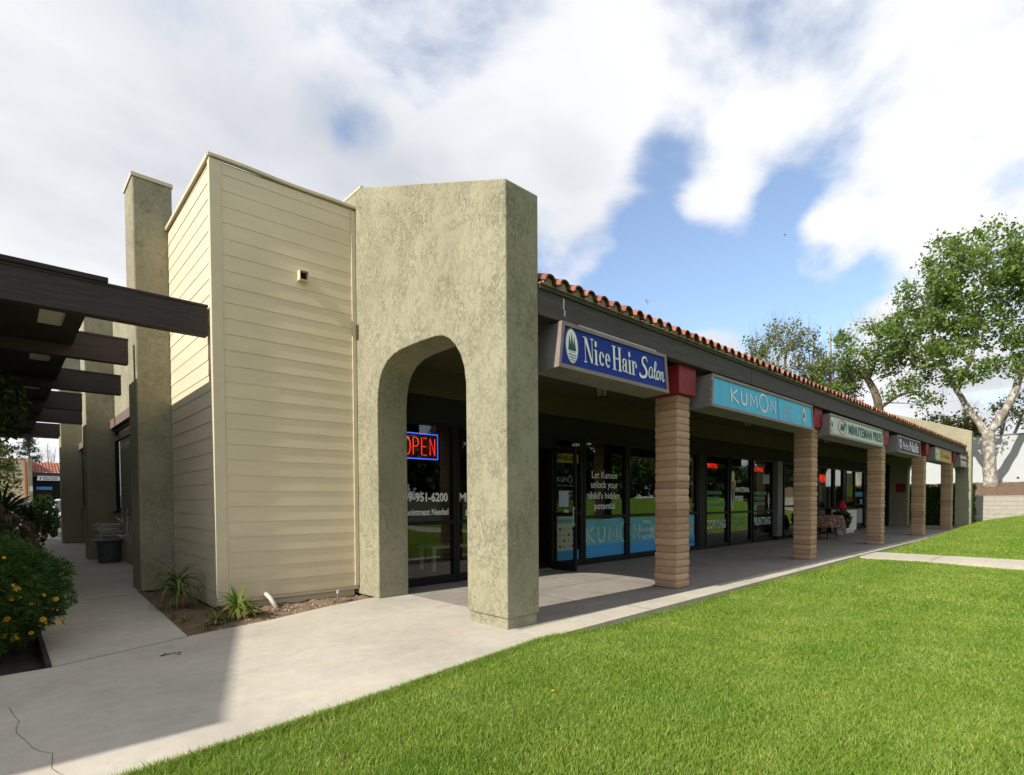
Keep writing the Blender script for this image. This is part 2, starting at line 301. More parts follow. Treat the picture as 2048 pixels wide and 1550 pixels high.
# ------------------------------------------------------------------ mesh helpers
class MB:
    def __init__(s): s.v = []; s.f = []; s.m = []; s.mi = 0
    def add(s, vs, fs):
        o = len(s.v); s.v += [tuple(v) for v in vs]
        for f in fs: s.f.append(tuple(i+o for i in f)); s.m.append(s.mi)
        return s
    def box(s, x0, x1, y0, y1, z0, z1):
        return s.add([(x0,y0,z0),(x1,y0,z0),(x1,y1,z0),(x0,y1,z0),(x0,y0,z1),(x1,y0,z1),(x1,y1,z1),(x0,y1,z1)],
                     [(0,3,2,1),(4,5,6,7),(0,1,5,4),(1,2,6,5),(2,3,7,6),(3,0,4,7)])
    def prism(s, pts, ax, a, b):
        """polygon pts (2D) extruded along axis ax ('x': pts are y,z ; 'y': x,z ; 'z': x,y)"""
        f = {'x': lambda p, t: (t, p[0], p[1]), 'y': lambda p, t: (p[0], t, p[1]), 'z': lambda p, t: (p[0], p[1], t)}[ax]
        n = len(pts); vs = [f(p, a) for p in pts]+[f(p, b) for p in pts]
        return s.add(vs, [tuple(range(n)), tuple(range(2*n-1, n-1, -1))]+[(i, (i+1) % n+0, (i+1) % n+n, i+n)[::-1] for i in range(n)])
    def tube(s, pts, r, n=8, caps=True):
        pts = [Vector(p) for p in pts]; rs = r if isinstance(r, (list, tuple)) else [r]*len(pts)
        vs = []; up = None
        for i, p in enumerate(pts):
            d = (pts[min(i+1, len(pts)-1)]-pts[max(i-1, 0)]);
            if d.length < 1e-9: d = Vector((0, 0, 1))
            d.normalize()
            if up is None: up = d.orthogonal().normalized()
            a = (up-d*up.dot(d));
            if a.length < 1e-6: a = d.orthogonal()
            a.normalize(); up = a; b = d.cross(a)
            for k in range(n):
                t = 2*math.pi*k/n; vs.append(p+(a*math.cos(t)+b*math.sin(t))*rs[i])
        fs = []
        for i in range(len(pts)-1):
            for k in range(n): fs.append((i*n+k, i*n+(k+1) % n, (i+1)*n+(k+1) % n, (i+1)*n+k))
        if caps: fs += [tuple(range(n-1, -1, -1)), tuple(range((len(pts)-1)*n, len(pts)*n))]
        return s.add(vs, fs)
    def lathe(s, c, prof, n=16):
        vs = [(c[0]+r*math.cos(2*math.pi*k/n), c[1]+r*math.sin(2*math.pi*k/n), c[2]+z) for r, z in prof for k in range(n)]
        fs = [(i*n+k, i*n+(k+1) % n, (i+1)*n+(k+1) % n, (i+1)*n+k) for i in range(len(prof)-1) for k in range(n)]
        fs += [tuple(range(n-1, -1, -1)), tuple(range((len(prof)-1)*n, len(prof)*n))]
        return s.add(vs, fs)
    def quad(s, a, b, c, d): return s.add([a, b, c, d], [(0, 1, 2, 3)])
    def build(s, name, mat, parent=None, smooth=False, bevel=0, seg=2, origin=None, angle=40):
        me = bpy.data.meshes.new(name)
        off = Vector(OFF.get(parent.name, (0, 0, 0))) if parent else Vector((0, 0, 0))
        if parent is None:
            if origin is None:
                a = np.array(s.v); origin = ((a[:, 0].min()+a[:, 0].max())/2, (a[:, 1].min()+a[:, 1].max())/2, a[:, 2].min())
            off = Vector(origin)
        me.from_pydata([(v[0]-off[0], v[1]-off[1], v[2]-off[2]) for v in s.v], [], s.f)
        for mm in (mat if isinstance(mat, (list, tuple)) else [mat]): me.materials.append(MATS[mm])
        if isinstance(mat, (list, tuple)): me.polygons.foreach_set('material_index', s.m)
        if smooth: me.polygons.foreach_set('use_smooth', [True]*len(me.polygons))
        o = bpy.data.objects.new(name, me); COL.objects.link(o)
        if parent: o.parent = parent; OFF[o.name] = tuple(off)
        else: o.location = off; OFF[o.name] = tuple(off)
        if bevel:
            md = o.modifiers.new('bevel', 'BEVEL'); md.width = bevel; md.segments = seg; md.limit_method = 'ANGLE'; md.angle_limit = R(angle)
        me.update(); return o
OFF = {}
def thing(name, loc, label, cat, group=None, rot=None, kind=None):
    o = bpy.data.objects.new(name, None); COL.objects.link(o); o.location = loc; o.empty_display_size = .2
    OFF[o.name] = tuple(loc)
    return tag(o, label, cat, group, kind)
def tag(o, label, cat, group=None, kind=None):
    o['label'] = label; o['category'] = cat
    if group: o['group'] = group
    if kind: o['kind'] = kind
    return o
def struct(o, label=None, cat=None):
    o['kind'] = 'structure'
    if label: o['label'] = label
    if cat: o['category'] = cat
    return o
def npmesh(name, V, F, mat, parent=None, origin=None, smooth=False):
    """V (n,3) array, F (m,k) array of equal-size faces"""
    off = np.array(OFF.get(parent.name, (0, 0, 0))) if parent else np.array(origin if origin is not None else ((V[:, 0].min()+V[:, 0].max())/2, (V[:, 1].min()+V[:, 1].max())/2, V[:, 2].min()))
    me = bpy.data.meshes.new(name); k = F.shape[1]
    me.vertices.add(len(V)); me.vertices.foreach_set('co', (V-off).astype(np.float32).ravel())
    me.loops.add(F.size); me.loops.foreach_set('vertex_index', F.astype(np.int32).ravel())
    me.polygons.add(len(F)); me.polygons.foreach_set('loop_start', np.arange(len(F), dtype=np.int32)*k); me.polygons.foreach_set('loop_total', np.full(len(F), k, dtype=np.int32))
    me.update(calc_edges=True); me.materials.append(MATS[mat])
    if smooth: me.polygons.foreach_set('use_smooth', [True]*len(F))
    o = bpy.data.objects.new(name, me); COL.objects.link(o)
    if parent: o.parent = parent
    else: o.location = tuple(off)
    OFF[o.name] = tuple(off); return o
def leaves(centres, normals=None, size=.15, aspect=.7, jit=.35, sub=None):
    """quads (diamond leaves) at centres -> V,F"""
    n = len(centres); a = rng.normal(size=(n, 3)); a /= np.linalg.norm(a, axis=1)[:, None]
    b = rng.normal(size=(n, 3)); b -= (b*a).sum(1)[:, None]*a; b /= np.linalg.norm(b, axis=1)[:, None]
    s = size*(1+jit*rng.normal(size=n)).clip(.4, 1.8)[:, None]
    V = np.stack([centres-a*s/2, centres+b*s*aspect/2, centres+a*s/2, centres-b*s*aspect/2], 1).reshape(-1, 3)
    return V, np.arange(4*n).reshape(n, 4)
def in_ell(n, c, r):
    p = rng.normal(size=(n, 3)); p /= np.linalg.norm(p, axis=1)[:, None]; p *= rng.random((n, 1))**(1/3)
    return np.array(c)+p*np.array(r)

# text ---------------------------------------------------------------
def textmesh(body, bold=0, shear=0, space=1, align='LEFT', line=1.0, extrude=0):
    cu = bpy.data.curves.new('t', 'FONT'); cu.body = body; cu.size = 1; cu.offset = bold; cu.shear = shear; cu.space_character = space
    cu.align_x = align; cu.space_line = line; cu.resolution_u = 3; cu.extrude = extrude
    ob = bpy.data.objects.new('t', cu); COL.objects.link(ob); bpy.context.view_layer.update()
    me = bpy.data.meshes.new_from_object(ob.evaluated_get(bpy.context.evaluated_depsgraph_get()))
    v = [tuple(x.co) for x in me.vertices]; f = [tuple(p.vertices) for p in me.polygons]
    bpy.data.objects.remove(ob); bpy.data.curves.remove(cu); bpy.data.meshes.remove(me); return v, f
def text_into(mb, body, x0, x1, z0, z1, y, **k):
    """fit text in world rectangle on a plane facing -Y"""
    v, f = textmesh(body, **k); a = np.array(v); lo = a.min(0); hi = a.max(0)
    mb.add([(x0+(p[0]-lo[0])/(hi[0]-lo[0])*(x1-x0), y, z0+(p[1]-lo[1])/(hi[1]-lo[1])*(z1-z0)) for p in v], f); return mb
def ell(mb, cx, cz, rx, rz, y, n=28):
    return mb.add([(cx+rx*math.cos(2*math.pi*i/n), y, cz+rz*math.sin(2*math.pi*i/n)) for i in range(n)], [tuple(range(n))])
def ring(mb, cx, cz, rx, rz, t, y, tx=None, n=32, a0=0, a1=360):
    tx = tx if tx is not None else t; full = (a1-a0) >= 360; vs = []; m_ = n if full else n+1
    for i in range(m_):
        a = R(a0+(a1-a0)*i/n); vs += [(cx+rx*math.cos(a), y, cz+rz*math.sin(a)), (cx+(rx-tx)*math.cos(a), y, cz+(rz-t)*math.sin(a))]
    fs = [(2*i, 2*((i+1) % m_), 2*((i+1) % m_)+1, 2*i+1) for i in range(n)]
    return mb.add(vs, fs)
def stroke(mb, pts, wd, y):
    """flat polyline of width wd (or list) in xz plane"""
    pts = [Vector((p[0], p[1])) for p in pts]; ws = wd if isinstance(wd, list) else [wd]*len(pts); vs = []
    for i, p in enumerate(pts):
        d = (pts[min(i+1, len(pts)-1)]-pts[max(i-1, 0)]).normalized(); nrm = Vector((-d.y, d.x))*ws[i]/2
        vs += [(p.x+nrm.x, y, p.y+nrm.y), (p.x-nrm.x, y, p.y-nrm.y)]
    return mb.add(vs, [(2*i, 2*i+2, 2*i+3, 2*i+1) for i in range(len(pts)-1)])
def kumon(mb, x0, x1, z0, z1, y, wd, face=True):
    """K U M (oval face) N"""
    W = x1-x0; H = z1-z0; X = lambda t: x0+t*W
    stroke(mb, [(X(.01), z0), (X(.01), z1)], wd, y); stroke(mb, [(X(.13), z1), (X(.02), z0+.5*H), (X(.145), z0)], wd, y)
    stroke(mb, [(X(.21), z1), (X(.21), z0+.3*H), (X(.23), z0+.08*H), (X(.265), z0), (X(.30), z0+.08*H), (X(.32), z0+.3*H), (X(.32), z1)], wd, y)
    stroke(mb, [(X(.40), z0), (X(.415), z1), (X(.475), z0+.35*H), (X(.535), z1), (X(.55), z0)], wd, y)
    ring(mb, X(.70), z0+.55*H, .105*W, .78*H, wd*.7, y)
    if face:
        ell(mb, X(.665), z0+.95*H, .008*W, .08*H, y, 10); ell(mb, X(.745), z0+.85*H, .008*W, .07*H, y, 10); stroke(mb, [(X(.68), z0+.0*H), (X(.72), z0-.02*H)], wd*.5, y)
    stroke(mb, [(X(.87), z0), (X(.87), z1), (X(.985), z0), (X(.985), z1)], wd, y)
def cyl_poly(n, r): return [(r*math.cos(2*math.pi*i/n), r*math.sin(2*math.pi*i/n)) for i in range(n)]

# ================================================================== GROUND
def lawn_z(x, y):
    x = np.asarray(x, float); y = np.asarray(y, float)
    t = np.clip((x-17)/16.5, 0, 1)**1.2
    return -.085+.06*np.clip((4.6-x)/1.1, 0, 1)+t*(.28+np.clip(3.6-y, 0, 6)*.20)+.02*np.sin(x*1.3)*np.sin(y*1.7)*np.clip(x/10, 0, 1)
def gridmesh(name, x0, x1, y0, y1, nx, ny, zf, mat, lab=None):
    xs = np.linspace(x0, x1, nx); ys = np.linspace(y0, y1, ny); X, Y = np.meshgrid(xs, ys); Z = zf(X, Y)
    V = np.stack([X, Y, Z], 2).reshape(-1, 3); i = np.arange((nx-1)*(ny-1)); r_ = i//(nx-1); c_ = i % (nx-1); a = r_*nx+c_
    return struct(npmesh(name, V, np.stack([a, a+1, a+nx+1, a+nx], 1), mat, origin=(0, 0, 0), smooth=True))
def ter(x, y):
    z = np.full_like(x, -.16); z = np.where(y > 50, -.16+np.clip(y-50, 0, 60)*.052, z)
    z = np.where(y < -14, -.2+np.clip(-y-32, 0, 40)*.05, z); return np.minimum(z, 2.4)
g = gridmesh('ground', -400, 500, -400, 600, 181, 201, ter, 'soil')
# lawn sheet follows concrete edge
edge = [(-3, 2.95), (.42, 3.01), (.9, 3.06), (1.55, 3.13), (2.41, 3.26), (3.26, 3.36), (3.64, 3.41), (6.5, 3.46), (10.2, 3.52), (14.1, 3.58), (20, 3.62), (30.4, 3.68), (31.6, 3.7)]
def edge_y(x): return np.interp(x, [e_[0] for e_ in edge], [e_[1] for e_ in edge])
def lawn_sheet(name, x0, x1, nx, ylow):
    xs = np.linspace(x0, x1, nx); V = []; ny = 24
    for x in xs:
        ey = edge_y(x)
        for j in range(ny):
            y = ylow+(ey-ylow)*(j/(ny-1))**.6; V.append((x, y, float(lawn_z(x, y))))
    V = np.array(V); i = np.arange((nx-1)*(ny-1)); r_ = i//(ny-1); c_ = i % (ny-1); a = r_*ny+c_
    return struct(npmesh(name, V, np.stack([a, a+ny, a+ny+1, a+1], 1), 'lawn_base', origin=(0, 0, 0), smooth=True))
lawn_sheet('lawn', -12, 13.85, 70, -14); lawn_sheet('lawn', 15.3, 33.4, 60, -14)
# street behind the camera
b = MB(); b.box(-200, 300, -30, -14.15, -.16, -.10); struct(b.build('road', 'asphalt'))
b = MB(); b.box(-200, 300, -14.15, -14.0, -.16, .02); b.box(-200, 300, -30.15, -30, -.16, .05); struct(b.build('kerb', 'kerb'))
b = MB(); b.box(-200, 300, -60, -30.15, -.2, .04); struct(b.build('far_verge', 'lawn_base'))
# parking lot at left rear
V = np.array([(-60, 24.5, -.02), (60, 24.5, -.02), (60, 50, -.01), (-60, 50, -.01), (60, 79, 1.46), (-60, 79, 1.46)])
struct(npmesh('parking_lot', V, np.array([(0, 1, 2, 3), (3, 2, 4, 5)]), 'asphalt', origin=(0, 24.5, -.1)))
b = MB()
for i, y in enumerate((30, 43, 62, 70)):
    z = max(0, y-50)*.0507-.004; b.add([(-20, y, z), (12, y, z), (12, y+.15, z+(.0076 if y > 50 else 0)), (-20, y+.15, z+(.0076 if y > 50 else 0))], [(0, 1, 2, 3)])
struct(b.build('parking_line', 'white_paint'))
# concrete
b = MB()
outer = [(-3, 2.95)]+edge[1:7]
path_poly = [(x, y) for x, y in outer]+[(3.64, 3.99), (3.985, 3.99), (3.985, 6.62), (3.64, 6.45), (2.9, 6.3), (2.1, 5.99), (1.26, 5.79), (1.40, 9.3), (1.95, 9.3), (1.95, 24.4), (.27, 24.4), (.27, 5.42), (-3, 5.34)]
b.prism(path_poly[::-1], 'z', -.14, 0.0)
b.mi = 1
def jl(p, q, wd=.008, z=.003):
    p = Vector(p); q = Vector(q); d = (q-p).normalized(); n_ = Vector((-d.y, d.x))*wd/2
    b.add([(p.x+n_.x, p.y+n_.y, z), (p.x-n_.x, p.y-n_.y, z), (q.x-n_.x, q.y-n_.y, z), (q.x+n_.x, q.y+n_.y, z)], [(0, 1, 2, 3)])
jl((.27, 5.42), (1.26, 5.77), .008); jl((.27, 8.75), (1.4, 8.95), .008); jl((.27, 12), (1.9, 12.2)); jl((.27, 16), (1.9, 16.2))
# crack at the lower left
cp = [(.02, 4.55), (.06, 4.2), (.045, 4.0), (.10, 3.7), (.17, 3.55), (.155, 3.35), (.2, 3.2), (.24, 3.02)]
for p, q in zip(cp[:-1], cp[1:]):
    pm = ((p[0]+q[0])/2+random.uniform(-.012, .012), (p[1]+q[1])/2); jl(p, pm, .0028, .0015); jl(pm, q, .0022, .0015)
for _ in range(16):
    x, y = .93+abs(random.gauss(0, .07)), 5.2+random.gauss(0, .022)+.0; s_ = random.uniform(.005, .017)
    b.add([(x+s_*math.cos(t)*random.uniform(.6, 1.6), y+s_*math.sin(t), .0035) for t in (0, 1, 2.1, 3.1, 4.2, 5.2)], [(0, 1, 2, 3, 4, 5)])
struct(b.build('concrete_path', ['concrete', 'joint'], origin=(0, 0, 0)))
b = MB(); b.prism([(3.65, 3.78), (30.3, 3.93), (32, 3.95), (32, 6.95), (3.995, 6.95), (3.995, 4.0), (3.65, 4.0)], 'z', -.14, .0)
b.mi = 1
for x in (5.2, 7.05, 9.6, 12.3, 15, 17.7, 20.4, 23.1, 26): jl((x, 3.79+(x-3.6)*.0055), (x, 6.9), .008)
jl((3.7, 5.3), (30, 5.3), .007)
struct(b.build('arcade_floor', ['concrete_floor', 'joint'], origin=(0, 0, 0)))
b = MB()
ks = [e_ for e_ in edge if e_[0] >= 3.64]; ks = [(3.65, 3.41)]+ks[1:]
top = [(x, 3.78+(x-3.65)*.00563) for x, y in ks]
b.prism((ks+top[::-1])[::-1], 'z', -.14, .004)
b.mi = 1
for x in (5.4, 8.2, 11, 13.9, 16.7, 19.6): jl((x, 3.45), (x, 3.79), .008, .008)
struct(b.build('arcade_kerb', ['kerb', 'joint'], origin=(0, 0, 0)))
b = MB(); b.prism([(13.87, -14), (15.28, -14), (15.28, 3.57), (13.87, 3.56)], 'z', -.14, -.015); b.mi = 1
for y in (2.3, .8, -.7, -2.2): jl((13.87, y), (15.28, y), .01, -.011)
struct(b.build('side_path', ['kerb', 'joint'], origin=(0, 0, 0)))
# beds
def bed(name, poly, z, mat, amp=.02):
    bm = bmesh.new(); vs = [bm.verts.new((x, y, z)) for x, y in poly]; f = bm.faces.new(vs); bmesh.ops.triangulate(bm, faces=[f])
    bmesh.ops.subdivide_edges(bm, edges=bm.edges[:], cuts=6, use_grid_fill=True); bmesh.ops.triangulate(bm, faces=bm.faces[:])
    bmesh.ops.subdivide_edges(bm, edges=bm.edges[:], cuts=2, use_grid_fill=True)
    for v in bm.verts: v.co.z += amp*noise.fractal(v.co*6, .8, 2, 4)+amp*.5
    me = bpy.data.meshes.new(name); bm.to_mesh(me); bm.free(); me.materials.append(MATS[mat]); o = bpy.data.objects.new(name, me); COL.objects.link(o); return struct(o)
bed('planting_bed', [(1.25, 5.78), (2.1, 5.98), (2.9, 6.29), (3.6, 6.44), (3.6, 7.1), (1.9, 7.2), (1.9, 9.3), (1.39, 9.3)], -.03, 'soil', .035)
bed('planter_soil', [(-3, 5.36), (.255, 5.44), (.255, 24), (-3, 24)], -.07, 'soil_dark', .03)
b = MB(); b.box(.235, .268, 5.44, 14, -.12, .022); tag(b.build('bed_edging', 'wood_dark'), 'low dark timber edging board between the shrub bed and the concrete walk', 'edging')

# grass blades -------------------------------------------------------
def blades():
    P = []
    def samp(x0, x1, dens, ymin_f):
        n = int((x1-x0)*4.2*dens); x = rng.uniform(x0, x1, n); y = rng.uniform(-.6, 3.75, n)
        ok = (y < edge_y(x)+.012) & (y > ymin_f(x)); ok &= ~((x > 13.85) & (x < 15.3)); P.append(np.stack([x[ok], y[ok]], 1))
        return None
    lo = lambda x: .06*x-.9
    samp(.2, 3, 26000, lo); samp(3, 5, 19000, lo); samp(5, 8, 12500, lo); samp(8, 13.85, 4800, lo); samp(15.3, 33.3, 1400, lo)
    n_ = 190000; x_ = rng.uniform(-1, 22, n_); y_ = rng.uniform(-5, -.6, n_); ok_ = (y_ < lo(x_)+.02) & ~((x_ > 13.85) & (x_ < 15.3)); P.append(np.stack([x_[ok_], y_[ok_]], 1))
    # thick fringe along the kerb
    x = rng.uniform(.3, 13.8, 26000); y = edge_y(x)-np.abs(rng.normal(0, .03, len(x)))+.012; P.append(np.stack([x, y], 1))
    p = np.concatenate(P); n = len(p); z = lawn_z(p[:, 0], p[:, 1])
    near = np.clip(p[:, 0]/9, 0, 1)
    patch = .5+.5*np.sin(p[:, 0]*2.1+1.3*np.sin(p[:, 1]*3))*np.sin(p[:, 1]*2.7+.8*np.sin(p[:, 0]*1.7))
    h = (.027+.014*rng.random(n)+.018*(rng.random(n) > .96))*(.85+.35*patch); h[p[:, 0] < 3.7] += .0
    h += .02*np.clip(1-(edge_y(p[:, 0])-p[:, 1])/.1, 0, 1)
    wd = (.0015+.0013*rng.random(n))*(1+1.2*(p[:, 1] < .06*p[:, 0]-.9)+1.6*near+1.2*(p[:, 0] > 15))
    a = rng.uniform(0, 2*np.pi, n); lean = h*(.25+.5*rng.random(n)); la = rng.uniform(0, 2*np.pi, n)
    dx, dy = np.cos(a)*wd, np.sin(a)*wd; lx, ly = np.cos(la)*lean, np.sin(la)*lean
    x, y = p[:, 0], p[:, 1]; z0 = z-.005
    fore = np.where(p[:, 0] < 3.7, .035, 0)
    V = np.stack([np.stack([x-dx, y-dy, z0], 1), np.stack([x+dx, y+dy, z0], 1), np.stack([x+dx*.7+lx*.4, y+dy*.7+ly*.4, z0+h*.6], 1), np.stack([x-dx*.7+lx*.4, y-dy*.7+ly*.4, z0+h*.6], 1), np.stack([x+lx, y+ly, z0+h], 1)], 1).reshape(-1, 3)
    i = np.arange(n)*5
    F = np.concatenate([np.stack([i, i+1, i+2], 1), np.stack([i, i+2, i+3], 1), np.stack([i+3, i+2, i+4], 1)])
    o = npmesh('grass', V, F, 'grass', origin=(0, 0, 0)); tag(o, 'short bright green mown grass blades covering the lawn', 'grass', kind='stuff')
blades()
# small clods + one dandelion on the lawn
for i, (x, y) in enumerate(((1.62, 2.55), (1.50, 2.47), (2.2, 2.35), (1.2, 2.5))):
    b = MB(); n = 9; s_ = random.uniform(.007, .011)
    b.lathe((x, y, float(lawn_z(x, y))+.012), [(s_*.5, -.01), (s_*1.1, .005), (s_*.9, .02), (s_*.3, .03)], 8)
    o = b.build('soil_clod', 'soil'); o.scale = (1.2, .9, 1)
    tag(o, 'small brown clod of earth lying in the grass', 'clod', 'clods of earth on the lawn')
t = thing('dandelion', (2.62, 2.42, -.04), 'single small yellow flower standing alone in the lawn', 'flower')
b = MB(); b.tube([(2.62, 2.42, -.05), (2.622, 2.42, .0)], .002, 5); b.build('stem', 'leaf_strap', t)
b = MB(); b.lathe((2.622, 2.42, .0), [(.004, 0), (.012, .004), (.010, .008), (.003, .01)], 9); b.build('flower_head', 'petal', t)

# ================================================================== MAIN BUILDING
B = thing('shop_building', (3.54, 3.86, 0), 'olive stucco strip mall building with arched corner wall, cream siding and tiled arcade roof', 'building')
arch = [(6.30, 0), (6.30, 2.45), (6.285, 2.62), (6.24, 2.78), (6.16, 2.90), (6.04, 2.99), (5.88, 3.045), (5.68, 3.07), (5.3, 3.075), (5.0, 3.065), (4.87, 3.04), (4.76, 2.985), (4.66, 2.90), (4.57, 2.78), (4.51, 2.64), (4.48, 2.46), (4.475, .11)]
b = MB(); poly = [(3.86, .11), (3.86, 4.29), (6.65, 5.36), (9.0, 5.36), (9.0, 0)]+arch
b.prism(poly, 'x', 3.54, 3.98)
o = b.build('arch_wall', 'stucco', B, bevel=.012, seg=2)
# roughen the sloped parapet/edges: remesh-free displacement via extra subdivision is not needed at this size
b = MB(); b.box(3.56, 3.965, 3.88, 4.455, -.02, .125); b.build('pier_base', 'stucco', B, bevel=.008)
b = MB(); b.box(3.535, 3.99, 6.66, 9.02, 5.355, 5.385); b.build('parapet_flashing', 'siding_trim', B)
# siding bay
A_, B_, C_ = Vector((1.83, 6.92)), Vector((3.535, 6.84)), Vector((1.85, 9.12))
def boards(mb, p, q, nrm, z0, zt0, zt1, exp=.181):
    k = 0; z = z0
    while z < min(zt0, zt1)-.01 or z < max(zt0, zt1)-.01:
        za = z; zb0 = min(z+exp, zt0); zb1 = min(z+exp, zt1)
        if zb0 <= za and zb1 <= za: break
        j = random.uniform(-.001, .001); o1 = .0125+j; o2 = .007
        a0, a1 = p+nrm*o1, q+nrm*o1; c0, c1 = p+nrm*o2, q+nrm*o2
        mb.add([(a0.x, a0.y, za), (a1.x, a1.y, za), (c1.x, c1.y, max(zb1, za)), (c0.x, c0.y, max(zb0, za)), (c0.x, c0.y, za), (c1.x, c1.y, za)], [(0, 1, 2, 3), (4, 5, 1, 0)])
        z += exp; k += 1
n1_ = Vector((-(B_-A_).y, (B_-A_).x)).normalized()*-1; n2_ = Vector((-1, 0))
bay = MB(); bay.prism([(A_.x, A_.y), (B_.x, B_.y), (3.535, 9.12), (C_.x, C_.y)], 'z', .07, 5.12); bay_o = bay.build('siding_bay', 'siding_trim', B)
b = MB(); boards(b, A_+(B_-A_).normalized()*.06, B_, n1_, .115, 5.12, 5.11); boards(b, C_, A_+Vector((0, .05)), n2_, .02, 5.10, 5.12); b.build('lap_siding', 'siding', bay_o)
b = MB()   # corner boards
dx_ = (B_-A_).normalized()
p0 = A_+n1_*.026+n2_*.026; p1 = A_+dx_*.095+n1_*.026; p2 = A_+dx_*.095+n1_*.002; p3 = A_+Vector((0, .055))+n2_*.002; p4 = A_+Vector((0, .055))+n2_*.026
b.prism([(p.x, p.y) for p in (p0, p1, p2, p3, p4)], 'z', .05, 5.135)
q0 = B_-dx_*.055+n1_*.026; q1 = B_+n1_*.026; q2 = B_+n1_*.002; q3 = B_-dx_*.055+n1_*.002
b.prism([(p.x, p.y) for p in (q0, q1, q2, q3)], 'z', .12, 5.10); b.build('corner_board', 'siding_trim', bay_o, bevel=.003)
b = MB()   # top flashing
def slab2(mb, p, q, nrm, out_, z0a, z1a, z0b, z1b, inn=.03):
    a, c = p+nrm*out_, q+nrm*out_; d, e_ = p-nrm*inn, q-nrm*inn
    mb.add([(a.x, a.y, z0a), (c.x, c.y, z0b), (e_.x, e_.y, z0b), (d.x, d.y, z0a), (a.x, a.y, z1a), (c.x, c.y, z1b), (e_.x, e_.y, z1b), (d.x, d.y, z1a)], [(0, 3, 2, 1), (4, 5, 6, 7), (0, 1, 5, 4), (1, 2, 6, 5), (2, 3, 7, 6), (3, 0, 4, 7)])
segs = 9; prev = None
for i in range(segs):   # slightly wavy sheet-metal coping
    ta, tb = i/segs, (i+1)/segs; pa, pb = A_+(B_-A_)*ta, A_+(B_-A_)*tb
    if i == 0: pa = pa+n2_*.036
    wz = lambda t_: 5.185-.02*t_+.007*math.sin(t_*9)
    slab2(b, pa, pb, n1_, .036, wz(ta)-.032, wz(ta), wz(tb)-.032, wz(tb))
slab2(b, C_, A_, n2_, .045, 5.11, 5.155, 5.14, 5.187)
b.build('coping', 'siding_trim', bay_o)
b = MB(); b.prism([(A_.x+.03, A_.y+.03), (3.53, 6.88), (3.53, 9.0), (1.88, 9.0)], 'z', 5.121, 5.15); b.build('bay_roof', 'grey_metal', bay_o)
b = MB(); b.prism([(1.87, 6.97), (3.5, 6.89), (3.5, 7.0), (1.87, 7.2)], 'z', -.05, .068); b.prism([(1.855, 7.2), (2.0, 7.2), (2.0, 9.1), (1.86, 9.1)], 'z', -.05, .015); b.build('foundation', 'siding_trim', bay_o)
# scupper vent
c_ = A_+(B_-A_)*.585; b = MB()
def vbox(mb, c, d, n, hw, z0, z1, o0, o1):
    ps = [c-d*hw+n*o0, c+d*hw+n*o0, c+d*hw+n*o1, c-d*hw+n*o1]; mb.prism([(p.x, p.y) for p in ps], 'z', z0, z1)
vbox(b, c_, dx_, n1_, .055, 4.0, 4.008, .01, .10); vbox(b, c_, dx_, n1_, .055, 4.112, 4.12, .01, .10)
vbox(b, c_-dx_*.051, dx_, n1_, .004, 4.008, 4.112, .01, .10); vbox(b, c_+dx_*.051, dx_, n1_, .004, 4.008, 4.112, .01, .10)
sv = b.build('scupper', 'siding_trim', bay_o)
b = MB(); vbox(b, c_, dx_, n1_, .046, 4.009, 4.111, .012, .03); b.build('opening', 'header_dark', sv)
# left wing: pillars and wall
for i, (y, x1) in enumerate(((9.13, 1.90), (15.2, 1.96), (21.8, 1.96))):
    b = MB(); b.box(1.425, x1, y, y+.62, 0, 5.74); p_ = b.build('pillar', 'stucco', B, bevel=.02)
    b = MB(); b.box(1.412, x1+.012, y-.012, y+.632, 5.741, 5.79); b.build('pillar_cap', 'siding_trim', p_)
b = MB(); b.box(1.95, 2.2, 9.76, 24.2, 3.1, 5.3); b.box(1.951, 3.5, 9.122, 9.76, .0, 5.3); b.build('side_wall', 'stucco', B)
b = MB(); b.box(1.96, 2.2, 9.76, 24.2, -.05, 1.05); sw = b.build('low_wall', 'siding_trim', B)
b = MB(); boards(b, Vector((1.955, 24.2)), Vector((1.955, 9.77)), Vector((-1, 0)), .04, 1.05, 1.05); b.build('lap_siding', 'siding', sw)
b = MB(); b.box(1.86, 2.2, 9.77, 15.19, 2.9, 3.09); b.box(1.86, 2.2, 15.83, 21.79, 2.9, 3.09); b.build('window_trim', 'brown_trim', B, bevel=.004)
for y0, y1 in ((9.8, 12.4), (12.45, 15.15), (15.9, 18.8), (18.85, 21.75)):
    b = MB()
    for (a, c, z0, z1) in ((y0, y0+.07, 1.06, 2.89), (y1-.07, y1, 1.06, 2.89), (y0+.07, y1-.07, 1.06, 1.13), (y0+.07, y1-.07, 2.62, 2.72), (y0+.07, y1-.07, 2.84, 2.89)): b.box(1.93, 2.0, a, c, z0, z1)
    wd_ = b.build('window', 'alu_bronze', B)
    b = MB(); b.box(1.965, 1.975, y0+.07, y1-.07, 1.13, 2.84); b.build('pane', 'glass', wd_)
    b = MB(); b.box(1.88, 1.93, y0, y1, 1.02, 1.06); b.build('sill', 'alu_bronze', wd_)
    b = MB(); b.box(2.03, 2.04, y0, y1, 1.06, 2.89); b.build('blind', 'grey_metal', wd_)

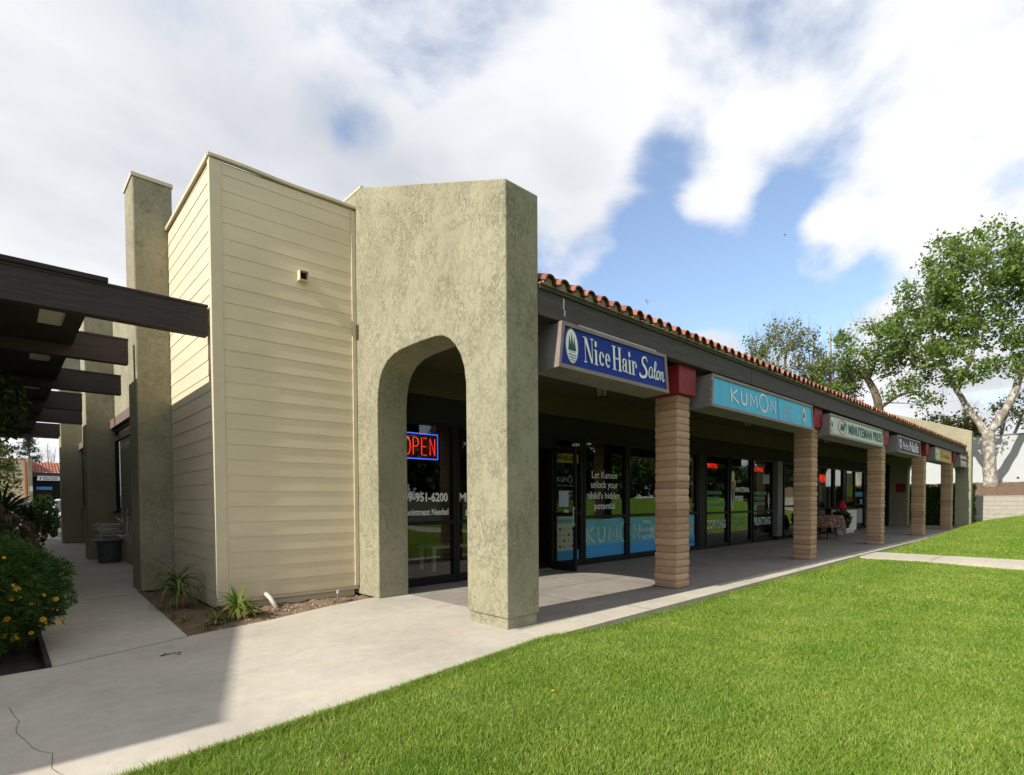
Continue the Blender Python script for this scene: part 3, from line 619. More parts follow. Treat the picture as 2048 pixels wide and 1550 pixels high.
# arcade roof: deck, fascia, tiles
def roof_z(y): return 3.432+(y-3.775)*.383
XE = 30.28
b = MB(); b.prism([(3.91, roof_z(3.91)-.02), (6.95, roof_z(6.95)-.03), (6.95, roof_z(6.95)-.12), (3.91, roof_z(3.91)-.07)], 'x', 3.99, XE); b.build('roof_deck', 'wood_dark', B)
b = MB()
js = [3.985, 8.94, 14.0, 21.76, 26.9, XE]
for a, c in zip(js[:-1], js[1:]): b.box(a, c-.012, 3.86, 3.97, 3.12, 3.43)
b.box(3.985, XE, 3.838, 3.858, 3.38, 3.418)
o = b.build('fascia_beam', 'fascia', B, bevel=.004)
b = MB()
for (x, z, hh) in ((4.36, 3.31, .10), (4.375, 3.22, .05)):
    b.add([(x-.012, 3.857, z-hh/2), (x+.006, 3.857, z-hh/2-.02), (x+.014, 3.857, z+hh/2), (x-.010, 3.857, z+hh/2+.01)], [(0, 1, 2, 3)])
b.build('bird_dropping', 'ink_silver', o)  # pale bird-drop stain on the beam face
pitch = .2228; nt_ = int((XE-4.0)/pitch)
def tile_profile(x0, th):
    """S tile: hump then trough; returns list of (x,z)"""
    pts = []
    for i in range(11):
        a = math.pi*(1-i/10); pts.append((x0+.078+(.078+th)*math.cos(a), (.075+th)*math.sin(a)))
    for i in range(1, 6):
        a = math.pi*i/6; pts.append((x0+.156+(.0668)*(1-math.cos(a))/2*1.0, -.012*math.sin(a)+0))
    return pts
b = MB(); courses = [3.775+i*.36 for i in range(9)]
ridx = []
for ci, y0 in enumerate(courses):
    y1 = y0+.40
    for k in range(nt_):
        x0 = 4.005+k*pitch; jx = random.uniform(-.006, .006); jy = random.uniform(-.012, .012); jz = random.uniform(-.004, .004)
        po = tile_profile(x0+jx, .0); pi_ = tile_profile(x0+jx, -.016)
        za, zb = roof_z(y0+jy)+.018+jz, roof_z(y1)+.002+jz
        n_ = len(po); vs = [(x, y0+jy, za+z) for x, z in po]+[(x, y1, zb+z) for x, z in po]
        b.mi = 0; b.add(vs, [(i, i+1, n_+i+1, n_+i) for i in range(n_-1)])
        if ci == 0:
            vs = [(x, y0+jy, za+z) for x, z in po]+[(x, y0+jy, za+z-(.0 if z > .01 else .016)) for x, z in pi_]
            b.mi = 1; b.add(vs, [(i, n_+i, n_+i+1, i+1) for i in range(n_-1)])
            vs = [(x, y0+jy, za+z-(.0 if z > .01 else .016)) for x, z in pi_]+[(x, y0+jy+.3, za+z+.1) for x, z in pi_]
            b.add(vs, [(i, n_+i, n_+i+1, i+1) for i in range(n_-1)])
o = b.build('tile_roof', ['terracotta', 'tile_edge'], B)
b = MB()   # mortar bird-stops under the humps
for k in range(nt_):
    x0 = 4.005+k*pitch; pts = [(x0+.078+.061*math.cos(math.pi*(1-i/8)), roof_z(3.79)+.013+.058*math.sin(math.pi*(1-i/8))) for i in range(9)]
    pts = [(x0-.03, 3.42), (x0-.03, roof_z(3.79)-.005)]+[(x0+.017, roof_z(3.79))]+pts[1:-1]+[(x0+.14, roof_z(3.79)), (x0+pitch-.031, roof_z(3.79)-.005), (x0+pitch-.031, 3.42)]
    b.prism(pts, 'y', 3.822, 3.90)
b.build('bird_stop', 'mortar', o)
b = MB(); b.box(3.99, XE, 3.975, 6.75, 3.20, 3.235); b.build('arcade_ceiling', 'stucco_shaded', B)
b = MB(); b.box(3.985, XE, 6.72, 6.9, 2.80, 3.20); b.build('upper_wall', 'stucco_shaded', B)
b = MB(); b.box(3.985, XE, 6.74, 6.88, 2.43, 2.798); b.build('storefront_header', 'header_dark', B)
# building body / interior
b = MB(); b.box(3.99, XE, 11.5, 11.7, 0, 3.2); b.box(3.99, XE, 6.95, 11.5, 3.21, 3.3); b.box(3.985, 4.08, 6.76, 11.5, 0, 3.2)
for x in (6.45, 12.85, 17.7, 24.3): b.box(x-.05, x+.05, 6.93, 11.49, 0, 3.2)
b.build('interior_wall', 'interior', B)
b = MB(); b.box(4.08, XE, 6.96, 11.5, -.1, .004); b.build('interior_floor', 'interior_floor', B)
b = MB(); b.box(3.99, XE, 6.96, 7.1, 3.3, 4.8); b.box(3.99, XE, 15, 15.2, 0, 4.8); b.box(2.2, XE, 7.1, 15, 4.6, 4.7); b.box(2.2, 3.5, 15, 24.2, 4.6, 4.7); b.build('rear_shell', 'stucco_shaded', B)
# end wall with its own arch
arch2 = [(5.9, 0), (5.9, 2.5), (5.85, 2.75), (5.7, 2.95), (5.4, 3.07), (4.7, 3.07), (4.5, 3.0), (4.35, 2.85), (4.23, 2.6), (4.2, 2.4), (4.2, 0)]
b = MB(); b.prism([(3.66, 0), (3.66, 4.14), (6.5, 5.2), (15.2, 5.2), (15.2, 0)]+arch2, 'x', 30.3, 30.75); b.build('end_wall', 'stucco', B, bevel=.02)

# columns
def column(x0):
    b = MB(); y0 = 4.0; wx, wy = .345, .36; nC = 27; hC = 2.72/nC; rings = []
    def ringpts(ins, ox, oy, z):
        r_ = .022; pts = []
        for (cx, cy, a0) in ((x0+wx-r_, y0+r_, -90), (x0+wx-r_, y0+wy-r_, 0), (x0+r_, y0+wy-r_, 90), (x0+r_, y0+r_, 180)):
            for a in (0, 30, 60, 90):
                t = R(a0+a); pts.append((cx+ox+(r_-ins)*math.cos(t), cy+oy+(r_-ins)*math.sin(t), z))
        return pts
    for c in range(nC):
        ox, oy = random.gauss(0, .0028), random.gauss(0, .0028); bul = random.uniform(-.003, .003); z0 = c*hC; jz = random.uniform(-.002, .002)
        for (dz, ins) in ((0.001, .011), (.007, .003), (.026, -.002+bul), (hC-.026, -.003+bul), (hC-.009, .002), (hC-.002, .011)):
            rings.append(ringpts(ins, ox, oy, z0+dz+jz*(1 if 0 < dz < hC-.003 else 0)))
    n = 16; vs = [p for r_ in rings for p in r_]
    fs = [(i*n+k, i*n+(k+1) % n, (i+1)*n+(k+1) % n, (i+1)*n+k) for i in range(len(rings)-1) for k in range(n)]+[tuple(range((len(rings)-1)*n, len(rings)*n))]
    b.add(vs, fs); o = b.build('column', 'slump_block', B, smooth=True)
    b = MB(); b.box(x0-.06, x0+wx+.06, 3.94, 4.42, 2.722, 3.12); b.build('column_cap', 'red_cap', o, bevel=.01)
for x in (6.89, 12.16, 17.54, 22.87, 28.09): column(x)

# storefront windows
YS = 6.8
def window(x0, x1, z0=.1, z1=2.43, rail=.9, fw=.055, pane='glass', name='window', rails=None):
    b = MB(); rr = [rail] if rail else []
    if rails: rr = rails
    b.box(x0-fw, x0, YS-.03, YS+.08, 0, z1); b.box(x1, x1+fw, YS-.03, YS+.08, 0, z1)
    b.box(x0, x1, YS-.028, YS+.078, 0.004, z0); b.box(x0, x1, YS-.028, YS+.078, z1-.05, z1)
    for r_ in rr: b.box(x0, x1, YS-.026, YS+.07, r_, r_+.055)
    o = b.build(name, 'alu_bronze', B, bevel=.003)
    b = MB(); zs = [z0]+[v for r_ in rr for v in (r_, r_+.055)]+[z1-.05]
    for a, c in zip(zs[::2], zs[1::2]): b.box(x0, x1, YS+.02, YS+.028, a, c)
    b.build('pane', pane, o); return o
YT = YS+.016
W = {}
W['s1'] = window(4.14, 5.10, .12); W['s2'] = window(5.215, 6.34, .12)
W['k0'] = window(7.46, 8.13, .12, rails=[.98, 2.20], name='door'); W['k1'] = window(8.29, 9.60); W['k2'] = window(9.76, 11.08); W['k3'] = window(11.2, 12.60)
W['m1'] = window(13.12, 14.27, rail=.88); W['m2'] = window(14.46, 15.72, rail=.88); W['m3'] = window(15.92, 17.23, rail=.88)
W['r1'] = window(18.2, 19.6, rails=[1.0], name='door'); W['r2'] = window(19.8, 21.2)
W['n1'] = window(21.34, 22.9); W['n2'] = window(23.1, 24.05); W['n3'] = window(24.5, 25.5); W['n4'] = window(25.65, 26.9, rails=[1.0], name='door'); W['n5'] = window(27.05, 28.0); W['n6'] = window(28.2, 29.0, rails=[1.0], name='door'); W['n7'] = window(29.1, 29.9, rails=[1.0], name='door')
for bx in ((12.72, 13.05, 6.78, 6.95, 0, 2.43), (24.14, 24.42, 6.78, 6.95, 0, 2.43), (8.19, 8.228, 6.78, 6.9, 0, 2.43), (30.0, 30.27, 6.6, 6.95, 0, 2.8), (6.402, 6.47, 6.78, 6.9, 0, 2.43), (9.66, 9.70, 6.775, 6.9, 0, 2.43)):
    b = MB(); b.box(*bx); b.build('storefront_post', 'alu_bronze', B)
b = MB(); b.box(17.50, 17.88, 6.72, 6.95, .12, 2.43); po_ = b.build('wall_pier', 'grey_metal', B); b = MB(); b.box(17.49, 17.89, 6.71, 6.95, 0, .118); b.build('pier_foot', 'alu_bronze', po_)
# transom over open doorway
b = MB(); b.box(6.47, 7.40, 6.79, 6.88, 2.2, 2.43); b.build('door_transom', 'alu_bronze', B)
b = MB(); b.box(6.47, 7.4, 6.8, 6.9, .0, .02); b.build('threshold', 'galv', B)
# open glass door leaf (hinged at X 7.42, swung out towards the lawn)
b = MB(); X0 = 7.235
b.box(X0, X0+.045, 6.14, 6.20, .02, 2.18); b.box(X0, X0+.045, 6.68, 6.77, .02, 2.18); b.box(X0+.001, X0+.044, 6.19, 6.68, .02, .17); b.box(X0+.001, X0+.044, 6.19, 6.68, 2.08, 2.18); b.box(X0+.001, X0+.044, 6.19, 6.68, .98, 1.03)
dl = b.build('open_door', 'alu_bronze', B, bevel=.003)
b = MB(); b.box(X0+.018, X0+.026, 6.19, 6.68, .17, 2.08); b.build('pane', 'glass', dl)
b = MB(); b.tube([(X0-.05, 6.145, .8), (X0-.05, 6.145, 1.15)], .011, 8); b.tube([(X0, 6.145, .84), (X0-.05, 6.145, .84)], .008, 6); b.tube([(X0, 6.145, 1.11), (X0-.05, 6.145, 1.11)], .008, 6); b.build('handle', 'galv', dl)
b = MB(); b.box(X0-.02, X0+.06, 6.10, 6.2, 2.182, 2.23); b.build('door_closer', 'ink_silver', dl)

def letter(win, mat, items, y=YT, name='lettering'):
    for it in items:
        b = MB(); text_into(b, it[0], *it[1:5], y, **(it[5] if len(it) > 5 else {})); b.build(name, mat, win)
BD = dict(bold=.035)
letter(W['s1'], 'white_vinyl', [('949-951-6200', 4.16, 5.02, 1.24, 1.38, dict(bold=.03)), ('No Appointment Needed', 4.10, 5.03, 1.01, 1.13, dict(bold=.02))][:1], y=YT)
letter(W['s1'], 'white_vinyl', [('Appointment Needed', 4.16, 5.03, 1.01, 1.14, dict(bold=.02))])
letter(W['s2'], 'white_vinyl', [('ME', 5.23, 5.50, 1.24, 1.38, BD), ('C', 5.36, 5.47, 1.0, 1.13, BD)])
# door panel (yellow strip, lettering, poster)
b = MB(); b.box(7.47, 8.11, YT-.001, YT+.002, 1.96, 2.13); b.build('number_strip', 'yellow_vinyl', W['k0'])
letter(W['k0'], 'ink_dark', [('949-455-0372', 7.49, 8.08, 1.99, 2.10, BD)], y=YT-.004)
b = MB(); kumon(b, 7.52, 8.03, 1.60, 1.69, YT, .013, False); b.build('lettering', 'white_vinyl', W['k0'])
letter(W['k0'], 'white_vinyl', [('MATH. READING. SUCCESS.', 7.52, 8.02, 1.52, 1.54), ('TUESDAY - FRIDAY', 7.57, 7.98, 1.40, 1.44), ('2:30 pm - 6:00 pm', 7.57, 7.98, 1.32, 1.365)])
b = MB(); b.box(7.50, 8.04, YT-.001, YT+.002, .30, .95); ps = b.build('poster', 'poster', W['k0'])
b = MB(); b.box(7.50, 8.04, YT-.003, YT-.0015, .82, .90); b.build('poster_heading', 'film_teal', ps)
for r_ in range(4):
    for c in range(4): b = MB(); x, z = 7.56+c*.12, .36+r_*.11; b.box(x, x+.05, YT-.003, YT-.0015, z, z+.05); b.build('poster_picture', ('ink_dark', 'film_teal', 'ink_grey')[(r_*2+c) % 3], ps)
b = MB(); b.box(7.47, 8.12, YT-.006, YT-.004, .13, .31); b.build('window_film', 'film_blue', W['k0'])
b = MB(); b.box(X0-.006, X0-.002, 6.30, 6.52, 1.14, 1.42); b.box(X0-.006, X0-.002, 6.30, 6.4, 1.04, 1.09); b.build('notice', 'paper', dl)
letter(W['k1'], 'white_vinyl', [('Let Kumon', 8.53, 9.36, 1.69, 1.83, dict(bold=.012)), ('unlock your', 8.50, 9.39, 1.45, 1.64, dict(bold=.012)), ("child's hidden", 8.41, 9.46, 1.28, 1.42, dict(bold=.012)), ('potential', 8.61, 9.29, 1.03, 1.21, dict(bold=.012))])
def film(win, x0, x1, split=True):
    b = MB(); b.box(x0, x1, YT, YT+.002, .36, .875); b.build('window_film', 'film_teal', win)
    b = MB(); b.box(x0, x1+.02, YT-.003, YT-.001, .12, .362); b.build('window_film', 'film_blue', win)
film(W['k1'], 8.30, 9.59); film(W['k2'], 9.77, 11.07); film(W['k3'], 11.21, 12.55)
b = MB(); ZK0, ZK1 = .42, .72
W_ = 1.95; x0 = 8.32
kumon(b, 8.33, 10.2, ZK0, ZK1, YT-.005, .055); b.build('lettering', 'film_dull', W['k1'])
b = MB(); kumon(b, 10.62, 12.5, ZK0, ZK1, YT-.005, .055); b.build('lettering', 'film_dull', W['k3'])
letter(W['k2'], 'white_vinyl', [('FREE', 10.30, 10.60, .74, .81), ('PLACEMENT', 10.12, 10.82, .56, .64), ('TESTING', 10.24, 10.76, .40, .47)], y=YT-.009)
b = MB(); kumon(b, 12.2, 12.52, .20, .26, YT-.006, .014, False); b.build('lettering', 'ink_dark', W['k3'])
letter(W['k3'], 'ink_grey', [('YOUL', 12.0, 12.5, 1.62, 1.72), ('PROGRAM', 11.8, 12.52, 1.06, 1.17)])
def outlined(win, s, x0, x1, z0, z1, inner, outer_='white_vinyl', bo=.04):
    letter(win, outer_, [(s, x0, x1, z0, z1, dict(bold=bo, space=1.2))], y=YT); letter(win, inner, [(s, x0+.02, x1-.02, z0+.025, z1-.025, dict(bold=-.005, space=1.2))], y=YT-.003)
outlined(W['m1'], 'COPYING', 13.15, 14.23, .50, .73, 'ink_teal'); outlined(W['m3'], 'PRINTING', 15.97, 17.2, .50, .73, 'ink_teal')
letter(W['m1'], 'ink_teal', [('COLOR PRINTING', 13.14, 14.0, 1.39, 1.48, BD), ('BROCHURES', 13.14, 13.8, 1.24, 1.33, BD), ('COMPUTER GRAPHICS', 13.14, 14.2, 1.08, 1.17, BD)])
letter(W['m2'], 'ink_teal', [('BUSINESS STATIONERY', 14.68, 15.55, .68, .76, BD), ('FULL BINDERY', 14.68, 15.42, .54, .62, BD)])
letter(W['m3'], 'ink_teal', [('BUSINESS FORMS', 15.98, 16.9, 1.39, 1.48, BD), ('ENVELOPES', 15.98, 16.75, 1.24, 1.33, BD), ('NEWSLETTERS', 15.98, 16.78, 1.10, 1.18, BD)])
letter(W['m2'], 'white_vinyl', [('MINUTEMAN', 14.80, 15.68, 1.46, 1.60, BD), ('PRESS', 14.80, 15.3, 1.22, 1.36, BD)])
# generic standing figure decal on the print-shop door: cut-out silhouette of a standing man in a coat
def decal(win):
    sil = [(14.60, 1.02), (14.66, 1.0), (14.70, 1.12), (14.73, 1.35), (14.735, 1.58), (14.80, 1.64), (14.79, 1.76), (14.74, 1.80), (14.75, 1.93), (14.70, 2.02), (14.62, 2.02), (14.58, 1.93), (14.59, 1.80), (14.53, 1.72), (14.50, 1.5), (14.54, 1.35), (14.54, 1.15)]
    c = (14.65, 1.5); b = MB(); b.add([(c[0]+(x-c[0])*1.12, YT, c[1]+(z-c[1])*1.03) for x, z in sil], [tuple(range(len(sil)))]); b.build('figure_decal', 'white_vinyl', win)
    b = MB(); b.add([(x, YT-.003, z) for x, z in ((14.62, 1.06), (14.66, 1.06), (14.72, 1.55), (14.56, 1.55))], [(0, 1, 2, 3)]); b.build('figure_decal', 'ink_green', win)
    b = MB(); b.add([(x, YT-.003, z) for x, z in ((14.54, 1.555), (14.72, 1.555), (14.78, 1.66), (14.73, 1.77), (14.6, 1.77), (14.53, 1.7))], [(0, 1, 2, 3, 4, 5)]); b.build('figure_decal', 'ink_orange', win)
decal(W['m2'])
b = MB(); b.box(16.62, 17.1, YT, YT+.002, 1.72, 2.0); b.build('poster', 'ink_grey', W['m3'])
b = MB()
for z in (1.15, 1.19, 1.23, 1.27): b.box(16.98, 17.16, YT, YT+.002, z, z+.015)
b.build('lettering', 'ink_grey', W['m3'])
b = MB(); b.box(24.6, 25.45, YT, YT+.002, 1.35, 2.30); b.build('window_film', 'ink_olive', W['n3'])
letter(W['n3'], 'ink_gold', [('LUIK', 24.5, 25.45, 1.15, 1.75, dict(bold=-.01))], y=YT-.004)
b = MB(); b.box(25.7, 26.85, YT, YT+.002, 1.35, 1.55); b.build('window_film', 'film_blue', W['n4']); b = MB(); b.box(26.5, 26.8, YT, YT+.002, 1.0, 1.25); b.box(26.0, 26.85, YT, YT+.002, .25, .85); b.build('notice', 'ink_grey', W['n4'])
b = MB(); b.box(23.15, 24.0, 7.0, 7.05, .95, 2.4)
b.v = [(v[0], v[1], v[2]) for v in b.v]; b.build('curtain', 'curtain', W['n2'])
b = MB(); b.box(21.4, 22.3, 7.0, 7.03, .95, 1.75); b.build('poster', 'interior_floor', W['n1'])
for k_, (wx0, wx1) in dict(n6=(28.22, 28.98), n7=(29.12, 29.88)).items():
    b = MB()
    for i in range(3):
        for j in range(4): x = wx0+.08+i*.24; z = .5+j*.38; b.box(x, x+.14, YT, YT+.002, z, z+.2+.02*(i*j % 3))
    b.build('notice', 'ink_grey', W[k_])
b = MB(); b.box(30.27-.02, 30.27, 4, 4, 1, 1)  # placeholder removed below
# red notice on the end wall
b = MB(); b.box(30.285, 30.297, 5.98, 6.35, 1.55, 1.95); ob = b.build('wall_notice', 'red_cap'); tag(ob, 'small dark red sign on the stucco wall at the far end of the arcade', 'sign')

# neon signs -----------------------------------------------------------
t = thing('open_sign', (4.5, 6.9, 1.86), 'lit neon OPEN sign with red letters in a blue outline, in the salon window', 'neon sign')
b = MB(); b.tube([(4.10, 6.86, 1.88), (4.10, 6.86, 2.25), (4.87, 6.86, 2.25), (4.87, 6.86, 1.88), (4.105, 6.86, 1.88)], .009, 8); b.build('border_tube', 'neon_blue', t)
b = MB(); y_ = 6.85
def tb(pts): b.tube([(x, y_, z) for x, z in pts], .0075, 7)
zb, zt = 1.935, 2.185
tb([(4.335+.045*math.cos(2*math.pi*i/16), 2.06+.125*math.sin(2*math.pi*i/16)) for i in range(17)])
tb([(4.43, zb), (4.43, zt), (4.49, zt), (4.515, zt-.03), (4.515, 2.09), (4.49, 2.06), (4.43, 2.06)])
tb([(4.66, zt), (4.575, zt), (4.575, zb), (4.66, zb)]); tb([(4.575, 2.06), (4.65, 2.06)])
tb([(4.725, zb), (4.725, zt), (4.81, zb), (4.81, zt)]); b.build('letter_tube', 'neon_red', t)
b = MB(); b.box(4.07, 4.90, 6.885, 6.90, 1.86, 2.27); b.build('backing', 'black_metal', t)
def neon(name, s, x0, x1, z0, z1, label, mat='neon_dim', **k):
    b = MB(); text_into(b, s, x0, x1, z0, z1, 6.87, extrude=.004, **k); return tag(b.build(name, mat), label, 'neon sign')
neon('neon_sign', 'PRINTING', 13.28, 13.86, 2.08, 2.20, 'red neon PRINTING sign high in the left print shop window')
neon('neon_sign', 'COPYING', 16.15, 16.75, 2.08, 2.20, 'red neon COPYING sign high in the right print shop window')
neon('neon_sign', 'OPEN', 21.42, 22.25, 1.87, 2.15, 'bold glowing red neon sign in the nail shop window beside the second pillar', bold=.025)

# ------------------------------------------------------------------ hanging cabinet signs
def cabinet(x0, x1, z0, z1, ytop, label, face, flare=.08):
    t = thing('shop_sign', (x0, ytop, z1), label, 'sign', 'cabinet signs hanging under the arcade beam'); OFF[t.name] = (x0, ytop, z1)
    t.rotation_euler = (R(-3.0), 0, 0)
    X0, X1 = x0, x1; y0 = ytop; d = .36; f1 = flare; f2 = .03
    def fr(mb, ins, ya, yb):   # trapezoid ring
        o_ = [(X0, z1), (X1, z1), (X1+f2, z0), (X0-f1, z0)]; i_ = [(X0+ins, z1-ins), (X1-ins, z1-ins), (X1+f2-ins, z0+ins), (X0-f1+ins, z0+ins)]
        vs = [(x, ya, z) for x, z in o_]+[(x, ya, z) for x, z in i_]+[(x, yb, z) for x, z in o_]+[(x, yb, z) for x, z in i_]
        fs = []
        for i in range(4):
            j = (i+1) % 4; fs += [(i, j, 4+j, 4+i), (i, 8+i, 8+j, j), (4+i, 4+j, 12+j, 12+i), (8+i, 12+i, 12+j, 8+j)]
        mb.add(vs, fs)
    b = MB(); fr(b, .042, y0, y0+.05); b.build('frame', 'sign_frame', t)
    b = MB(); b.prism([(X0+.003, z1-.003), (X0-f1+.003, z0+.003), (X1+f2-.003, z0+.003), (X1-.003, z1-.003)], 'y', y0+.052, y0+d); b.build('housing', 'sign_side', t)
    b = MB(); b.prism([(X0+.04, z1-.04), (X0-f1+.04, z0+.04), (X1+f2-.04, z0+.04), (X1-.04, z1-.04)], 'y', y0+.018, y0+.05); b.build('face', face, t)
    return t, y0+.014
def emblem(t, cx, cz, rx, rz, y, ring_m='ink_dark'):
    b = MB(); ell(b, cx, cz, rx, rz, y); b.build('emblem', ring_m, t)
    b = MB(); ell(b, cx, cz, rx*.90, rz*.93, y-.002); e_ = b.build('emblem', 'white_vinyl', t)
    b = MB()
    for dx, h_ in ((-.35, .62), (0, .78), (.35, .55)):
        x = cx+dx*rx; zb = cz-.25*rz
        b.add([(x-.26*rx, y-.004, zb), (x+.26*rx, y-.004, zb), (x, y-.004, cz+h_*rz)], [(0, 1, 2)]); b.add([(x-.04*rx, y-.004, zb-.15*rz), (x+.04*rx, y-.004, zb-.15*rz), (x+.04*rx, y-.004, zb), (x-.04*rx, y-.004, zb)], [(0, 1, 2, 3)])
    b.build('emblem', 'ink_green', t)
    b = MB()
    for q, wdt in ((-.50, .62), (-.64, .5), (-.78, .34)): stroke(b, [(cx-wdt*rx, cz+q*rz), (cx-.2*rx, cz+(q+.03)*rz), (cx+.2*rx, cz+(q-.03)*rz), (cx+wdt*rx, cz+q*rz)], .05*rz, y-.004)
    b.build('emblem', 'ink_dark', t)
# 1 blue salon sign
t, yf = cabinet(4.27, 6.27, 2.62, 3.11, 3.80, 'dark blue sign reading Nice Hair Salon, nearest the arch', 'face_blue')
emblem(t, 4.425, 2.875, .105, .19, yf, 'sign_frame')
b = MB(); y_ = yf-.004
def rect(x0, x1, z0, z1): b.add([(x0, y_, z0), (x1, y_, z0), (x1, y_, z1), (x0, y_, z1)], [(0, 1, 2, 3)])
def poly(p): b.add([(x, y_, z) for x, z in p], [tuple(range(len(p)))])
def serif(x, z, w=.045, h=.012): rect(x-w/2, x+w/2, z-h/2, z+h/2)
z0, zc, zx = 2.745, 3.01, 2.905      # baseline, cap height, x height
# N
rect(4.635, 4.645, z0, zc); rect(4.755, 4.765, z0, zc); poly([(4.628, zc), (4.672, zc), (4.766, z0), (4.735, z0-.0)]); serif(4.64, z0, .05); serif(4.632, zc, .05); serif(4.76, zc, .055)
def stem(x, w, zt_): rect(x-w/2, x+w/2, z0, zt_)
def istem(x, w=.036): stem(x, w, zx); serif(x, z0, w+.03); serif(x-.012, zx-.004, w+.01); ell(b, x, zx+.065, w*.52, .036, y_, 14)
istem(4.825)
def ering(cx, rx, rz, a0, a1, thick=.03): ring(b, cx, z0+rz, rx, rz, .012, y_, thick, 26, a0, a1)
rz_ = (zx-z0)/2
ering(4.925, .047, rz_, 40, 325); ell(b, 4.955, zx-.042, .015, .024, y_, 12)
ering(5.035, .047, rz_, -5, 320); rect(5.01, 5.075, z0+rz_, z0+rz_+.012)
# H
rect(5.14, 5.176, z0, zc); rect(5.246, 5.282, z0, zc); rect(5.17, 5.25, z0+.125, z0+.14)
for q in (5.158, 5.264): serif(q, z0, .07); serif(q, zc, .07)
# a i r
rect(5.372, 5.402, z0, zx-.03); ring(b, 5.357, zx-.038, .045, .038, .012, y_, .028, 16, 0, 180); ell(b, 5.330, zx-.045, .015, .02, y_, 12); ring(b, 5.352, z0+.047, .04, .047, .012, y_, .025, 18); serif(5.407, z0+.004, .03)
istem(5.46, .034)
rect(5.515, 5.547, z0, zx); serif(5.531, z0, .062); serif(5.522, zx-.004, .04); ring(b, 5.567, zx-.05, .035, .05, .014, y_, .02, 12, 20, 160); ell(b, 5.592, zx-.048, .016, .03, y_, 12)
def sc_(pts, wd): # smooth stroke
    P = [Vector((p[0], p[1], 0)) for p in pts]; out_ = []; wds = []
    for i in range(len(P)-1):
        a, p, q, c = P[max(i-1, 0)], P[i], P[i+1], P[min(i+2, len(P)-1)]
        for s in range(5):
            t_ = s/5; v = .5*((2*p)+(-a+q)*t_+(2*a-5*p+4*q-c)*t_**2+(-a+3*p-3*q+c)*t_**3); out_.append((v.x, v.y)); w0 = wd[i]; w1 = wd[i+1]; wds.append(w0+(w1-w0)*t_)
    out_.append((P[-1].x, P[-1].y)); wds.append(wd[-1]); stroke(b, out_, wds, y_)
# Salon (brush script)
sc_([(5.835, 2.945), (5.82, 2.985), (5.78, 2.995), (5.735, 2.965), (5.735, 2.915), (5.785, 2.87), (5.815, 2.82), (5.79, 2.765), (5.72, 2.745), (5.675, 2.76), (5.665, 2.79)], [.012, .016, .024, .03, .036, .042, .042, .034, .034, .038, .02])
sc_([(5.945, 2.88), (5.91, 2.895), (5.875, 2.85), (5.865, 2.785), (5.89, 2.76), (5.925, 2.80), (5.945, 2.87)], [.012, .018, .022, .024, .018, .012, .008]); sc_([(5.95, 2.885), (5.935, 2.80), (5.94, 2.765), (5.97, 2.785)], [.022, .026, .02, .01])
sc_([(5.97, 2.785), (6.015, 2.88), (6.035, 2.96), (6.015, 2.975), (5.995, 2.90), (5.99, 2.79), (6.01, 2.76), (6.03, 2.78)], [.008, .012, .016, .016, .024, .026, .018, .01])
sc_([(6.085, 2.87), (6.05, 2.85), (6.038, 2.79), (6.055, 2.762), (6.09, 2.79), (6.105, 2.85), (6.08, 2.878), (6.07, 2.86)], [.014, .022, .024, .018, .018, .02, .016, .008])
sc_([(6.13, 2.875), (6.135, 2.82), (6.122, 2.762)], [.018, .022, .02]); sc_([(6.128, 2.80), (6.165, 2.87), (6.185, 2.86), (6.178, 2.79), (6.19, 2.755), (6.215, 2.79)], [.008, .014, .022, .024, .018, .008])
b.build('lettering', 'white_vinyl', t)
b = MB(); b.box(4.55, 6.05, 3.81, 3.825, 3.108, 3.125); b.build('bracket_strip', 'galv', t)
# 2 light blue sign
t, yf = cabinet(7.51, 11.56, 2.59, 3.07, 3.80, 'light blue sign with white lettering KUMON and MATH READING SUCCESS', 'face_sky')
b = MB(); kumon(b, 8.08, 9.78, 2.735, 2.935, yf-.004, .038); text_into(b, 'R', 9.80, 9.815, 2.93, 2.945, yf-.004); b.build('lettering', 'white_vinyl', t)
b = MB(); text_into(b, 'MATH.', 10.25, 10.55, 2.905, 2.955, yf-.004); text_into(b, 'READING.', 10.15, 10.6, 2.80, 2.85, yf-.004); text_into(b, 'SUCCESS.', 10.12, 10.6, 2.695, 2.745, yf-.004); b.build('lettering', 'face_pale', t)
b = MB(); b.box(9.875, 9.881, yf-.004, yf, 2.635, 3.03); b.build('panel_seam', 'ink_dark', t)
emblem(t, 11.10, 2.83, .085, .16, yf)
# 3 pale green
t, yf = cabinet(12.60, 16.74, 2.58, 3.04, 3.80, 'pale green sign with dark lettering MINUTEMAN PRESS', 'face_pale', .09)
emblem(t, 12.72, 2.815, .11, .165, yf, 'ink_green')
b = MB(); ring(b, 13.42, 2.81, .30, .16, .018, yf-.004, .035, 30, 30, 330); b.build('round_logo', 'ink_orange', t)
b = MB(); text_into(b, 'M', 13.28, 13.52, 2.735, 2.885, yf-.008, bold=.03, shear=.2); text_into(b, 'P', 13.5, 13.66, 2.735, 2.91, yf-.008, shear=.2); ring(b, 13.58, 2.84, .15, .10, .012, yf-.007, .02, 20, -60, 120); b.build('round_logo', 'ink_green', t)
b = MB(); text_into(b, 'MINUTEMAN PRESS', 13.85, 16.62, 2.70, 2.925, yf-.004, bold=.02, space=1.08); b.build('lettering', 'ink_green', t)
